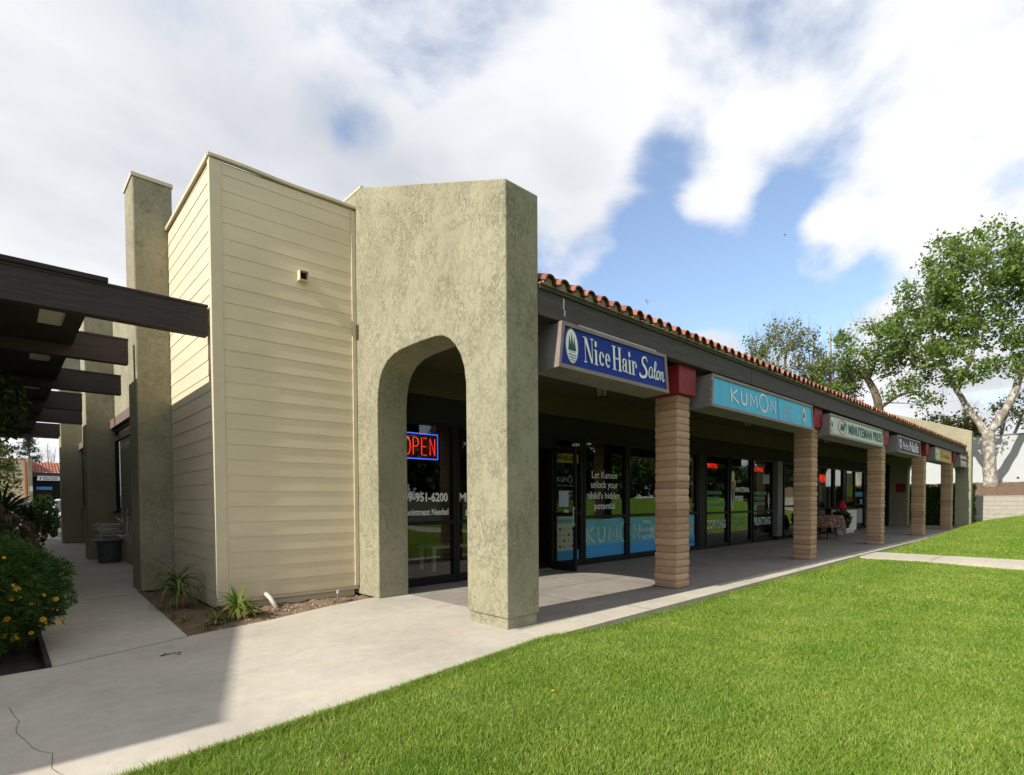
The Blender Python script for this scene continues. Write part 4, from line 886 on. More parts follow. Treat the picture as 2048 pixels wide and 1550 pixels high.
# 4 purple
t, yf = cabinet(18.3, 21.11, 2.56, 3.04, 3.80, 'purple sign with pale lettering Perfect Nails', 'face_purple', .10)
emblem(t, 18.6, 2.81, .14, .16, yf)
b = MB(); text_into(b, 'Perfect', 18.85, 19.62, 2.68, 2.90, yf-.004, shear=.35); text_into(b, 'Nails', 19.68, 20.85, 2.66, 2.96, yf-.004, shear=.15, bold=.01); b.build('lettering', 'white_vinyl', t)
# 5 gold
t, yf = cabinet(23.5, 26.55, 2.57, 3.04, 3.80, 'gold sign with small dark marks, second from the far end', 'face_gold', .12)
b = MB(); b.box(23.55, 24.15, yf-.002, yf+.004, 2.615, 2.995); b.build('face', 'face_pale', t); emblem(t, 23.85, 2.8, .16, .15, yf-.004)
b = MB(); sc_([(24.75, 2.92), (24.6, 2.86), (24.7, 2.80), (24.5, 2.70)], [.06, .08, .06, .03])
b2 = b; x = 24.95
for i, (hh, ww) in enumerate(((.16, .05), (.12, .06), (.18, .05), (.12, .07), (.14, .05), (.2, .06), (.12, .06), (.13, .05))):
    rect(x, x+ww, 2.72, 2.72+hh); x += .155
b.build('lettering', 'ink_dark', t)
# 6 white/red
t, yf = cabinet(28.55, 30.2, 2.56, 3.06, 3.80, 'white sign with red and grey bands at the far end of the arcade', 'face_white', .05)
b = MB(); rect_y = yf-.004
for i in range(9): b.add([(28.8+i*.15, rect_y, 2.80), (28.8+i*.15+.11, rect_y, 2.80), (28.8+i*.15+.11, rect_y, 2.93), (28.8+i*.15, rect_y, 2.93)], [(0, 1, 2, 3)])
b.build('lettering', 'ink_red', t)
b = MB(); b.add([(28.75, rect_y, 2.63), (30.1, rect_y, 2.63), (30.1, rect_y, 2.74), (28.75, rect_y, 2.74)], [(0, 1, 2, 3)]); b.build('lettering', 'ink_grey', t)

# lanterns ---------------------------------------------------------------
def lantern(x, first=None):
    t = thing('hanging_lantern', (x, 5.3, 3.2), '', 'lantern', 'lanterns under the arcade ceiling')
    b = MB()
    for sx in (-1, 1):
        for sy in (-1, 1): b.tube([(x+sx*.085, 5.3+sy*.085, 3.10), (x+sx*.05, 5.3+sy*.05, 2.86)], .007, 5)
    b.box(x-.06, x+.06, 5.24, 5.36, 2.845, 2.86); b.box(x-.1, x+.1, 5.2, 5.4, 3.10, 3.125); b.tube([(x, 5.3, 3.125), (x, 5.3, 3.2)], .02, 8); b.build('frame', 'black_metal', t)
    b = MB()
    p = [(.075, 3.098), (.045, 2.862)]
    b.add([(x+s*p[0][0], 5.3+u*p[0][0], p[0][1]) for s, u in ((-1, -1), (1, -1), (1, 1), (-1, 1))]+[(x+s*p[1][0], 5.3+u*p[1][0], p[1][1]) for s, u in ((-1, -1), (1, -1), (1, 1), (-1, 1))], [(0, 4, 5, 1), (1, 5, 6, 2), (2, 6, 7, 3), (3, 7, 4, 0)])
    b.build('lamp_glass', 'lamp_glass', t); return t
lt = lantern(6.88); lt['label'] = 'black tapered lantern hanging behind the dark blue salon sign'
for x, lab in ((12.1, 'black lantern hanging behind the light blue sign'), (17.3, 'black lantern under the left end of the pale green sign'), (22.4, 'black lantern behind the purple sign')):
    r = lt.copy(); COL.objects.link(r); r.location = (x-.0, 5.3, 3.2); r['label'] = lab
    for ch in list(lt.children): c = ch.copy(); COL.objects.link(c); c.parent = r

# ================================================================== canopy on the left
Cn = thing('walkway_canopy', (-2, 7, 3.1), 'dark brown timber canopy with projecting beams over the side walkway', 'canopy')
for (y, xe) in ((7.02, 1.795), (9.2, 1.35), (11.9, 1.63), (14.45, 1.31), (16.95, 1.53), (20.4, 1.33)):
    b = MB(); b.box(-4.8, xe, y, y+.13, 3.16, 3.485); bo = b.build('beam', 'beam', Cn, bevel=.006)
    b = MB(); b.box(-4.8, xe+.004, y-.006, y+.136, 3.486, 3.512); b.build('beam_cap', 'beam', bo)
b = MB()
xs_ = [-4.8, .34, .58, .74]
for a, c in ((6.99, 7.02), (7.15, 9.2), (9.33, 11.9), (12.03, 14.45), (14.58, 16.95), (17.08, 20.4)):
    if c-a < .1: b.box(-4.8, .87, a-.002, c+.1, 3.514, 3.56); continue
    b.box(-4.8, .36, a, c, 3.30, 3.50); b.box(.58, .74, a, c, 3.30, 3.50)
    b.box(.36, .58, a, a+.36, 3.301, 3.50); b.box(.36, .58, a+1.15, c, 3.301, 3.50)
b.box(-4.8, .74, 20.53, 23.4, 3.3, 3.5)  # extra deck bay added to shade the far pillars
b.build('deck', 'wood_dark', Cn)
for a in (7.15, 9.33, 12.03, 14.58, 17.08):
    b = MB(); b.box(.36, .58, a+.36, a+1.15, 3.31, 3.33); b.build('skylight_panel', 'skylight', Cn)
b = MB(); b.box(-4.8, 1.9, 23.42, 23.6, 3.37, 3.6); b.build('end_beam', 'beam', Cn)
# neighbouring wing (out of frame on the left; casts the shade over walk and path)
Nb = thing('neighbour_building', (-5, 7, 0), 'olive stucco wing across the walkway with a sloping parapet', 'building')
b = MB(); b.prism([(3.50, 0), (3.50, 4.47), (6.9, 5.34), (24.2, 5.34), (24.2, 0)], 'x', -5.4, -4.85); b.build('wall', 'stucco_shaded', Nb)  # darkened stucco so the wall bounces less light into the passage
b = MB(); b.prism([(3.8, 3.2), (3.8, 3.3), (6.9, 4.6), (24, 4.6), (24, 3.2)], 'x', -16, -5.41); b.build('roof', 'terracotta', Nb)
b = MB(); b.box(-16, -5.42, 6.8, 24, 0, 3.19); b.build('wall', 'stucco_shaded', Nb)
for y in (9.13, 15.2, 21.8): b = MB(); b.box(-4.849, -4.4, y, y+.6, 0, 5.7); b.build('pillar', 'stucco', Nb)

# ------------------------------------------------------------------ walkway clutter
t = thing('bin', (1.72, 14.3, 0), 'weathered grey bucket-shaped bin heaped with pale pipes against the side wall', 'bin')
b = MB(); b.lathe((1.68, 14.25, 0), [(.18, 0), (.20, .05), (.225, .42), (.24, .46), (.21, .47), (.19, .3), (.01, .28)], 18); b.build('bucket', 'bin_blue', t, smooth=True)
b = MB(); b.lathe((1.62, 14.15, .455), [(.25, 0), (.26, .02), (.22, .04)], 18); b.build('rim', 'grey_metal', t)
t2 = thing('pipe_rack', (1.7, 14.2, .47), 'heap of pale pipes and short rails resting on the grey bin', 'pipes')
random.seed(3)
for i in range(11):
    y = 14.1+random.uniform(-.1, .25); z = .56+i*.022; a = random.uniform(-.25, .25); xx = 1.66+random.uniform(-.08, .08)
    b = MB(); b.tube([(xx-.19, y-a*.3, z+random.uniform(-.03, .03)), (xx+.18, y+a*.3, z+random.uniform(-.04, .04))], .013, 7); b.build('pipe', 'pvc', t2)
b = MB(); b.tube([(1.45, 14.0, .82), (1.55, 14.0, .82), (1.52, 14.0, .5)], .016, 7); b.tube([(1.38, 13.9, .80), (1.45, 14.0, .80)], .016, 7); b.build('pipe', 'pvc', t2)
t = thing('wall_pipe', (1.9, 13.6, .5), 'pale bent pipes rising on the low siding wall under the dark window', 'pipes')
b = MB(); b.tube([(1.90, 14.05, 1.12), (1.90, 14.05, .85), (1.86, 14.6, .92)], .022, 8); b.build('pipe', 'pvc', t)
b = MB(); b.tube([(1.90, 13.45, 1.12), (1.90, 13.45, .62), (1.80, 13.45, .56), (1.7, 13.9, .6)], .022, 8); b.build('pipe', 'pvc', t)
b = MB(); b.tube([(2.33, 6.86, .14), (2.34, 6.74, .10), (2.37, 6.62, -.01)], .026, 14); tag(b.build('drain_pipe', 'pvc', smooth=True), 'short cream drain pipe stub coming out under the siding', 'pipe')
t = thing('sprinkler', (3.1, 6.55, 0), 'small grey sprinkler riser in the soil near the arch wall', 'sprinkler')
b = MB(); b.tube([(3.1, 6.55, -.02), (3.1, 6.55, .09)], .011, 8); b.build('riser', 'grey_metal', t)
b = MB(); b.tube([(3.1, 6.55, .09), (3.1, 6.55, .13)], .018, 8); b.build('nozzle', 'pvc', t)
random.seed(11)
t = MB()
for i in range(130):
    x = random.uniform(1.5, 3.5); yl = np.interp(x, [1.3, 2.1, 2.9, 3.6], [5.85, 6.03, 6.35, 6.5]); y = random.uniform(yl, yl+.5); s = random.uniform(.004, .016)
    t.lathe((x, y, -.012), [(s*.6, 0), (s, s*.5), (s*.5, s*.9)], 6)
tag(t.build('gravel', 'grey_block'), 'loose small stones scattered over the soil bed', 'gravel', kind='stuff')

# ------------------------------------------------------------------ strappy plants
def strap_plant(x, y, z, n, ln, wd, label, dry=.15, stem=0, up=.9, group=None):
    t = thing('strappy_plant', (x, y, z), label, 'plant', group)
    for (mat, nm, cnt) in (('leaf_strap', 'leaf_blades', int(n*(1-dry))), ('leaf_strap_dry', 'dry_leaves', int(n*dry))):
        if cnt == 0: continue
        b = MB(); dryl = nm == 'dry_leaves'
        for i in range(cnt):
            a = random.uniform(0, 2*math.pi); el = random.uniform(.15, 1.45)*up if not dryl else random.uniform(-.3, .5); l = ln*random.uniform(.6, 1.1)*(1 if not dryl else .8)
            d = Vector((math.cos(a), math.sin(a), 0)); p = Vector((x, y, z+stem*random.uniform(.3, 1))); th = el; pts = []; K = 7
            for k in range(K+1): pts.append(p.copy()); p += (d*math.cos(th)+Vector((0, 0, math.sin(th))))*l/K; th -= random.uniform(.16, .36)*(1.2 if el < 1 else .7); p.z = max(p.z, z+.008)
            side = Vector((-d.y, d.x, 0)); vs = []
            for k, q in enumerate(pts):
                w_ = wd*(.5+.9*math.sin(math.pi*min(k/K+.12, 1)))*(1-(k/K)**3)*.7+.0008; vs += [q+side*w_+Vector((0, 0, w_*.35)), q-side*w_+Vector((0, 0, w_*.35))]
                vs.insert(len(vs)-1, q.copy())
            b.add(vs, [(3*k, 3*k+3, 3*k+4, 3*k+1) for k in range(K)]+[(3*k+1, 3*k+4, 3*k+5, 3*k+2) for k in range(K)])
        b.build(nm, mat, t, smooth=True)
    if stem: b = MB(); b.tube([(x, y, z-.02), (x+.01, y, z+stem)], [.02, .012], 7); b.build('stem', 'bark_brown', t)
    return t
strap_plant(1.52, 7.45, 0, 70, .50, .015, 'tall dark green strappy plant against the pillar and siding', .12, .34)
strap_plant(1.88, 6.40, 0, 80, .46, .017, 'broad yellow-green strappy plant at the siding corner', .2, .12)
strap_plant(1.62, 6.22, 0, 30, .30, .011, 'drying brown-tipped strappy plant left of the siding corner', .5, .03)
strap_plant(1.40, 6.55, 0, 16, .17, .007, 'tiny green rosette sprout in the middle of the soil bed', 0)
strap_plant(1.47, 6.05, 0, 14, .14, .007, 'small green sprout close to the bed corner', 0)
strap_plant(1.36, 6.85, 0, 10, .13, .006, 'small sprout beside the walkway edge below the pillar', 0)
strap_plant(1.66, 6.75, 0, 12, .12, .006, 'small grey-green sprout at the foot of the left siding face', .2)
strap_plant(2.98, 6.40, 0, 8, .12, .007, 'tiny yellow sprout beside the sprinkler', .1)

# ------------------------------------------------------------------ bushes
def tuft_bush(c, r, n, ln, wd, mat, parent, name='foliage', inner=.55, squash=None, per=9):
    """tufts of narrow leaves on an irregular ellipsoid"""
    c = np.array(c); Vs = []; Fs = []; k0 = 0
    d = rng.normal(size=(n, 3)); d /= np.linalg.norm(d, axis=1)[:, None]
    rad = inner+(1-inner)*rng.random(n)**.45
    lump = np.array([1+.16*noise.fractal(Vector(v*2.4), .8, 2, 3) for v in d])
    P = c+d*np.array(r)*(rad*lump)[:, None]
    P = P[P[:, 2] > c[2]-r[2]*.86]
    m_ = len(P); out_ = (P-c)/np.array(r); out_ /= np.linalg.norm(out_, axis=1)[:, None]+1e-6
    base = np.repeat(P, per, 0); dirs = np.repeat(out_, per, 0)*.8+rng.normal(size=(m_*per, 3))*.55+np.array([0, 0, .25]); dirs /= np.linalg.norm(dirs, axis=1)[:, None]
    s = np.cross(dirs, rng.normal(size=dirs.shape)); s /= np.linalg.norm(s, axis=1)[:, None]
    l = ln*(.6+.7*rng.random(len(base)))[:, None]
    V = np.stack([base, base+dirs*l*.5+s*wd, base+dirs*l, base+dirs*l*.5-s*wd], 1).reshape(-1, 3)
    return npmesh(name, V, np.arange(len(V)).reshape(-1, 4), mat, parent)
t = thing('daisy_bush', (-.18, 6.4, -.02), 'rounded green daisy bush with yellow flowers overhanging the walkway', 'bush')
tuft_bush((-.16, 6.45, .50), (.62, .85, .50), 3600, .055, .0045, 'leaf_bush', t, per=10)
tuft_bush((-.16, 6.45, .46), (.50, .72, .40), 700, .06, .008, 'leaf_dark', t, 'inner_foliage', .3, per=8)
b = MB()
for i in range(16):
    a = random.uniform(0, 6.28); e_ = Vector((-.16+.4*math.cos(a), 6.4+.55*math.sin(a), random.uniform(.3, .6))); b.tube([(-.16+.08*math.cos(a), 6.4+.08*math.sin(a), -.05), ((e_.x-.16)/2, (e_.y+6.4)/2, e_.z*.45), e_], [.014, .009, .004], 6)
b.build('branches', 'bark_brown', t)
def pl_pt(px, py, Y):
    v = Fv+Rv*((px-1028.5)/1094.6)-Uv*((py-1030.2)/1094.6); k = Y/v.y; return Vector((v.x*k, Y, 1.25+v.z*k))
# flower positions measured on the bush surface (metres)
fl = [(34, 1177, .022), (27, 1170, .013), (23, 1198, .016), (88, 1190, .012), (112, 1198, .02), (63, 1207, .013), (14, 1238, .022), (2, 1248, .022), (86, 1239, .022), (117, 1245, .021), (6, 1272, .026), (27, 1275, .027), (62, 1266, .017), (36, 1277, .009), (8, 1115, .012), (40, 1195, .012), (92, 1246, .009), (114, 1220, .007)]
for (px, py, s) in fl:
    ex = min(1, (abs(px-30)/150)**2+(abs(py-1170)/150)**2); Y = 5.72+ex*.55; p = pl_pt(px, py, Y)
    dcam = (Vector((0, 0, 1.25))-p).normalized(); nrm = (dcam+Vector((random.uniform(-.3, .3), random.uniform(-.3, .3), .35))).normalized(); u = nrm.orthogonal().normalized(); v_ = nrm.cross(u)
    b = MB(); npet = 12
    for i in range(npet):
        a = 2*math.pi*i/npet+random.uniform(-.1, .1); d = u*math.cos(a)+v_*math.sin(a); q = nrm.cross(d); l = s*1.25*random.uniform(.85, 1.1)
        b.add([p+d*l*.15, p+d*l*.6+q*s*.2+nrm*.002, p+d*l, p+d*l*.6-q*s*.2+nrm*.002], [(0, 1, 2, 3)])
    f_ = b.build('flower', 'petal', t); b = MB(); b.add([p+nrm*.003+(u*math.cos(k)+v_*math.sin(k))*s*.3 for k in (0, 1.05, 2.1, 3.14, 4.19, 5.24)], [(0, 1, 2, 3, 4, 5)]); b.build('flower_eye', 'flower_eye', f_)

def shrub(name, label, c, r, n, ls, mat, cat='shrub', asp=.5, base_z=None):
    bz = c[2]-r[2] if base_z is None else base_z
    t = thing(name, (c[0], c[1], bz), label, cat)
    P = in_ell(n, c, r); lump = np.array([noise.noise(Vector(p*2.2)) for p in P]); P = P[lump > -.22]
    V, F = leaves(P, size=ls, aspect=asp); npmesh('foliage', V, F, mat, t)
    b = MB()
    for i in range(9):
        a = random.uniform(0, 6.28); rr = random.uniform(.3, .8); b.tube([(c[0]+.04*math.cos(a), c[1]+.04*math.sin(a), bz-.05), (c[0]+r[0]*rr*.4*math.cos(a), c[1]+r[1]*rr*.4*math.sin(a), bz+r[2]*.8), (c[0]+r[0]*rr*math.cos(a), c[1]+r[1]*rr*math.sin(a), bz+r[2]*1.6)], [.02, .013, .004], 5)
    b.build('stems', 'bark_brown', t); return t
shrub('red_leaved_shrub', 'dark reddish leafy shrub behind the daisy bush', (-.25, 8.6, .68), (.62, .9, .62), 4200, .075, 'leaf_red')
shrub('dark_shrub', 'dark green shrub behind the daisy bush at the picture edge', (-.15, 7.7, .62), (.5, .6, .6), 3600, .07, 'leaf_dark')
shrub('airy_shrub', 'airy small-leaved shrub standing before the parking lot', (.22, 13.4, .62), (.42, .9, .62), 1700, .075, 'leaf_dark')
shrub('yellow_green_tree', 'bushy yellow-green tree at the left edge by the parking lot', (-.75, 24, 2.0), (1.35, 1.6, 1.75), 6000, .12, 'leaf_yellow', 'tree', base_z=0)
shrub('green_shrub', 'leafy green shrub beside the farthest pillar', (1.10, 24.2, .75), (.42, .6, .8), 1800, .14, 'leaf_bush')
shrub('climbing_shrub', 'dark leafy climber hanging under the canopy at the left edge', (.02, 9.9, 2.55), (.32, .6, .5), 1300, .08, 'leaf_dark', base_z=0)
# spiky cordylines
def spiky(x, y, z, h, n, ln, label):
    t = thing('spiky_plant', (x, y, 0), label, 'plant'); b = MB()
    for i in range(n):
        a = random.uniform(0, 6.28); el = random.uniform(.2, 1.4); d = Vector((math.cos(a)*math.cos(el), math.sin(a)*math.cos(el), math.sin(el))); s = d.cross(Vector((0, 0, 1))).normalized()*.02; p = Vector((x, y, h)); l = ln*random.uniform(.7, 1.1); q = p+d*l*.6; e_ = p+d*l+Vector((0, 0, -.12*l))
        b.add([p-s*.5, p+s*.5, q+s, e_, q-s], [(0, 1, 2, 3, 4)])
    b.build('leaf_blades', 'leaf_dark', t); b = MB(); b.tube([(x, y, -.1), (x, y, h)], .03, 7); b.build('stem', 'bark_brown', t)
spiky(.02, 10.4, 0, 1.12, 26, .5, 'dark spiky plant at the left edge above the shrubs'); spiky(.38, 11.2, 0, .98, 20, .36, 'smaller dark spiky plant right of the tall one')

# ------------------------------------------------------------------ cars
def car(loc, rz, mat, label, name='parked_car'):
    t = thing(name, (0, 0, 0), label, 'car', 'cars in the parking lot')
    prof = [(-2.2, .35), (-2.25, .62), (-2.1, .85), (-1.35, .95), (-.75, 1.38), (.55, 1.42), (1.25, 1.0), (2.0, .86), (2.2, .62), (2.18, .35), (1.75, .3), (1.6, .55), (1.25, .62), (.95, .5), (.9, .28), (-.9, .28), (-1.0, .5), (-1.3, .62), (-1.6, .52), (-1.75, .3)]
    b = MB(); b.prism(prof, 'y', -.86, .86); b.v = [(x, y*(1 if z < .95 else 1-.30*(z-.95)/.47), z) for x, y, z in b.v]; b.build('body', mat, t, bevel=.05, seg=3)
    b = MB()
    for s in (-1, 1): b.add([(-1.1, s*.862, .98), (-.68, s*.73, 1.34), (.5, s*.73, 1.37), (1.05, s*.86, .98)], [(0, 1, 2, 3)])
    b.add([(-1.40, -.76, .97), (-1.40, .76, .97), (-.80, .66, 1.36), (-.80, -.66, 1.36)], [(0, 1, 2, 3)]); b.add([(1.30, -.76, 1.01), (1.30, .76, 1.01), (.62, .66, 1.40), (.62, -.66, 1.40)], [(0, 1, 2, 3)]); b.build('windows', 'car_glass', t)
    for x in (-1.3, 1.28):
        for s in (-1, 1):
            b = MB(); b.tube([(x, s*.68, .31), (x, s*.88, .31)], .31, 18); wl = b.build('wheel', 'rubber', t); b = MB(); b.tube([(x, s*.881, .31), (x, s*.885, .31)], .2, 14); b.build('rim', 'chrome', wl)
    for s in (-1, 1):
        b = MB(); b.box(-2.265, -2.1, s*.62-.17, s*.62+.17, .60, .74); b.build('headlight', 'lamp_white', t); b = MB(); b.box(2.1, 2.215, s*.65-.14, s*.65+.14, .66, .80); b.build('tail_light', 'red_cap', t)
    t.location = loc; t.rotation_euler = (0, 0, rz); return t
pz = lambda y: max(0, y-50)*.0507-.01
car((.55, 50, pz(50)), R(176), 'car_dark', 'dark sedan seen through the shrubs in the parking lot')
car((2.30, 28.6, pz(28.6)), R(90), 'car_light', 'pale car half hidden by the farthest pillar')
car((-1.5, 36, pz(36)), R(182), 'car_light', 'pale car glinting low behind the nearer shrubs')
# ------------------------------------------------------------------ far shop across the lot
F_ = thing('far_shop', (2.5, 80, 1.45), 'far shop with tan siding wall and red tile roof across the parking lot', 'building')
S = 80/60.; z8 = 1.5
def P8(px, py): v = Fv+Rv*((px-1028.5)/1094.6)-Uv*((py-1030.2)/1094.6); k_ = 80/v.y; return v.x*k_, 1.25+v.z*k_
x66, zb = P8(66, 1004); x58, _ = P8(57, 1004); xR = 9.; _, ze = P8(90, 947); _, zr = P8(90, 923)
b = MB(); b.box(x66, xR, 79.95, 80.3, ze-.35, ze+.1); b.build('fascia', 'fascia', F_)
b = MB(); b.box(x66, xR, 81, 81.2, zb-.3, ze-.35); b.build('shop_front', 'header_dark', F_)
b = MB()
for i in range(5): b.box(x66+.5+i*1.25, x66+1.55+i*1.25, 80.98, 81, zb+.1, ze-1.2)
b.build('window', 'glass', F_)
_, zq0 = P8(80, 979); _, zq1 = P8(80, 973)
b = MB(); b.box(x66+.35, x66+1.7, 80.93, 80.95, zq0, zq1); b.build('window_band', 'film_blue', F_)
pr = []
for i in range(22):
    x0 = x66+.02+i*.26
    for j in range(7): a = math.pi*(1-j/6); pr.append((x0+.1+.1*math.cos(a), .11*math.sin(a)))
b = MB(); n_ = len(pr); Yr = 80+ (zr-ze)/.45
b.add([(x, 79.7, ze+.03+z) for x, z in pr]+[(x, Yr, zr+z) for x, z in pr], [(i, i+1, n_+i+1, n_+i) for i in range(n_-1)]); b.build('tile_roof', 'terracotta', F_)
b = MB(); b.box(x58, x66-.01, 79.6, 84, zb-.3, P8(60, 917)[1]-.0); b.build('stucco_wall', 'stucco', F_)
xs0, _ = P8(-60, 918); xs1, zs1 = P8(50, 919)
b = MB(); b.box(xs0, xs1, 80.4, 86, zb-.3, zs1); sw2 = b.build('siding_wall', 'siding_trim', F_)
b = MB(); boards(b, Vector((xs0, 80.38)), Vector((xs1, 80.38)), Vector((0, -1)), zb-.2, zs1, zs1, .25); b.build('lap_siding', 'siding', sw2)
b = MB(); b.box(xs1-.02, xs1+.13, 80.28, 80.38, zb-.3, zs1+.05); b.box(xs0, xs1, 80.27, 80.38, zs1, zs1+.1); b.build('red_edge', 'ink_orange', F_)
xa, za = P8(59, 983); xb, zb_ = P8(65, 973); b = MB(); b.box(xa, xb, 79.55, 79.58, za, zb_); b.build('notice_board', 'face_white', F_)
xa, za = P8(74, 961); xb, zb_ = P8(119, 953)
t = thing('far_sign', (xa, 79.6, za), 'white sign on the far shop reading Lake Forest Home Care', 'sign')
b = MB(); b.prism([(xa, za), (xb+.04, za), (xb-.03, zb_), (xa+.06, zb_)], 'y', 79.45, 79.65); b.build('panel', 'face_white', t)
hh = zb_-za; b = MB(); text_into(b, 'Lake Forest', xa+.45, xb-.15, za+hh*.54, za+hh*.88, 79.44, bold=.03); text_into(b, 'Home Care', xa+.5, xb-.2, za+hh*.12, za+hh*.46, 79.44, bold=.03); ell(b, xa+.26, za+hh*.5, .07, hh*.28, 79.44, 10); b.build('lettering', 'ink_dark', t)
b = MB(); b.box(-6, 12, 78.6, 79.6, 1.2, 1.52); struct(b.build('far_pavement', 'kerb'))

# ================================================================== right background
b = MB(); b.box(33.5, 33.72, -.4, 12, -.2, 1.33); o = b.build('retaining_wall', 'grey_block'); tag(o, 'low grey block retaining wall beyond the lawn', 'wall')
b = MB(); b.mi = 0
for k in range(7):
    z = -.07+k*.2; b.box(33.493, 33.497, -.4, 12, z-.006, z+.006)
    for i in range(31): y = -.4+i*.4+(k % 2)*.2; b.box(33.493, 33.497, y-.005, y+.005, z+.006, z+.194)
b.build('mortar_joints', 'mortar', o)
b = MB(); b.box(33.48, 33.76, -.42, 12.02, 1.331, 1.37); b.build('wall_cap', 'kerb', o, bevel=.005)
bank = gridmesh('bank', 33.7, 60, -7, 60, 40, 120, lambda x, y: -.15+np.clip((y+6)/5, 0, 1)*(1.45+np.clip((x-33.7)/6, 0, 1)*.82+.05*np.sin(x*2.1+y*1.7)*np.sin(y*.9)), 'mulch')
b = MB(); b.box(41, 41.3, .2, 60, 0, 4.78); Ww = b.build('white_wall', 'white_wall'); tag(Ww, 'long sunlit white wall behind the sycamore', 'wall')
b = MB(); b.box(40.96, 41.34, .16, 60, 4.781, 4.84); b.build('wall_cap', 'grey_metal', Ww)
b = MB(); b.box(40.985, 40.998, 2.9, 3.0, 2.34, 2.44); b.build('drain_hole', 'black_metal', Ww)
# litter of fallen bark
b = MB()
for i in range(160):
    x, y = random.uniform(34, 40), random.uniform(-2, 4.6); z = 1.32+min((x-33.7)/6, 1)*.82+.05; s = random.uniform(.03, .1); a = random.uniform(0, 3.1)
    b.add([(x+s*math.cos(a), y+s*math.sin(a), z), (x+.3*s*math.cos(a+1.5), y+.3*s*math.sin(a+1.5), z+.02), (x-s*math.cos(a), y-s*math.sin(a), z)], [(0, 1, 2)])
tag(b.build('bark_litter', 'dry_leaf'), 'fallen leaves and bark scattered on the bank', 'litter', kind='stuff')
# hedge
t = thing('hedge', (32.2, 6, 0), 'clipped green hedge in front of the retaining wall', 'hedge')
P = np.stack([rng.uniform(31.75, 32.55, 16000), rng.uniform(3.72, 9, 16000), rng.uniform(0, 1.92, 16000)], 1)
sel = (P[:, 0] < 31.95) | (P[:, 2] > 1.75) | (P[:, 1] < 3.95); V, F = leaves(P[sel], size=.09); npmesh('foliage', V, F, 'leaf_bush', t)
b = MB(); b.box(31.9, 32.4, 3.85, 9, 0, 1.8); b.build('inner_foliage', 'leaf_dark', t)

# ------------------------------------------------------------------ trees
def tree(name, label, limbs, crown, nclump, per, lsize, leafm, barkm, clr=.55, trunk_r=None, group=None, twigs=0, droop=0, cat='tree', lowcut=None):
    """limbs: list of (points, radii); crown: list of (centre, radii)"""
    base = limbs[0][0][0]; t = thing(name, base, label, cat, group)
    b = MB(); nodes = []
    for pts, rs in limbs:
        P = [Vector(p) for p in pts]; out_ = []; ro = []
        for i in range(len(P)-1):
            a, p, q, c = P[max(i-1, 0)], P[i], P[i+1], P[min(i+2, len(P)-1)]
            for s in range(4):
                u = s/4; v = .5*((2*p)+(-a+q)*u+(2*a-5*p+4*q-c)*u**2+(-a+3*p-3*q+c)*u**3); out_.append(v+Vector((random.gauss(0, .03), random.gauss(0, .03), 0))*min(1, rs[i]*4)*(0 if i == 0 and s == 0 else 1)); ro.append(rs[i]+(rs[i+1]-rs[i])*u)
        out_.append(P[-1]); ro.append(rs[-1]); b.tube(out_, ro, 9)
        nodes += list(zip(out_, ro))[2:]
    tot = sum(r[0]*r[1]*r[2] for _, r in crown); C = []
    for c, r in crown:
        k = max(3, int(nclump*r[0]*r[1]*r[2]/tot)); q = rng.normal(size=(k, 3)); q /= np.linalg.norm(q, axis=1)[:, None]; C += [Vector(np.array(c)+q_*np.array(r)*rr) for q_, rr in zip(q, .35+.65*rng.random(k)**.6)]
    if lowcut is not None: C = [c for c in C if c.z > lowcut]
    leafP = []
    C.sort(key=lambda c: (c-nodes[0][0]).length)
    for c in C:
        best = min(nodes, key=lambda nd: (nd[0]-c).length+ (3 if nd[0].z > c.z+.5 else 0)+(0 if nd[1] > .012 else .5)); p, r0 = best
        mid = p.lerp(c, .5)+Vector((random.gauss(0, .12), random.gauss(0, .12), random.uniform(0, .25)*(c-p).length*.5)); r1 = min(r0*.6, .01+.012*(c-p).length)
        b.tube([p, p.lerp(mid, .5), mid, c], [r1*1.3, r1, r1*.7, .006], 5, False)
        nodes.append((mid, r1*.8)); nodes.append((c, .008))
        sp = clr*random.uniform(.6, 1.25); n = int(per*random.uniform(.5, 1.4)*(sp/clr)**2)
        q = rng.normal(size=(n, 3))*np.array([sp, sp, sp*.7])*.55; leafP.append(np.array(c)+q)
        for k in range(3+twigs):
            e_ = c+Vector(rng.normal(size=3))*sp*.8+Vector((0, 0, .25*twigs*random.random())); b.tube([c, e_], [.007, .003], 3, False)
    b.build('trunk', barkm, t, smooth=True)
    LP = np.concatenate(leafP); LP = LP[LP[:, 2] > base[2]+.5]
    V, F = leaves(LP, size=lsize, aspect=.8); npmesh('crown', V, F, leafm, t); return t
random.seed(5)
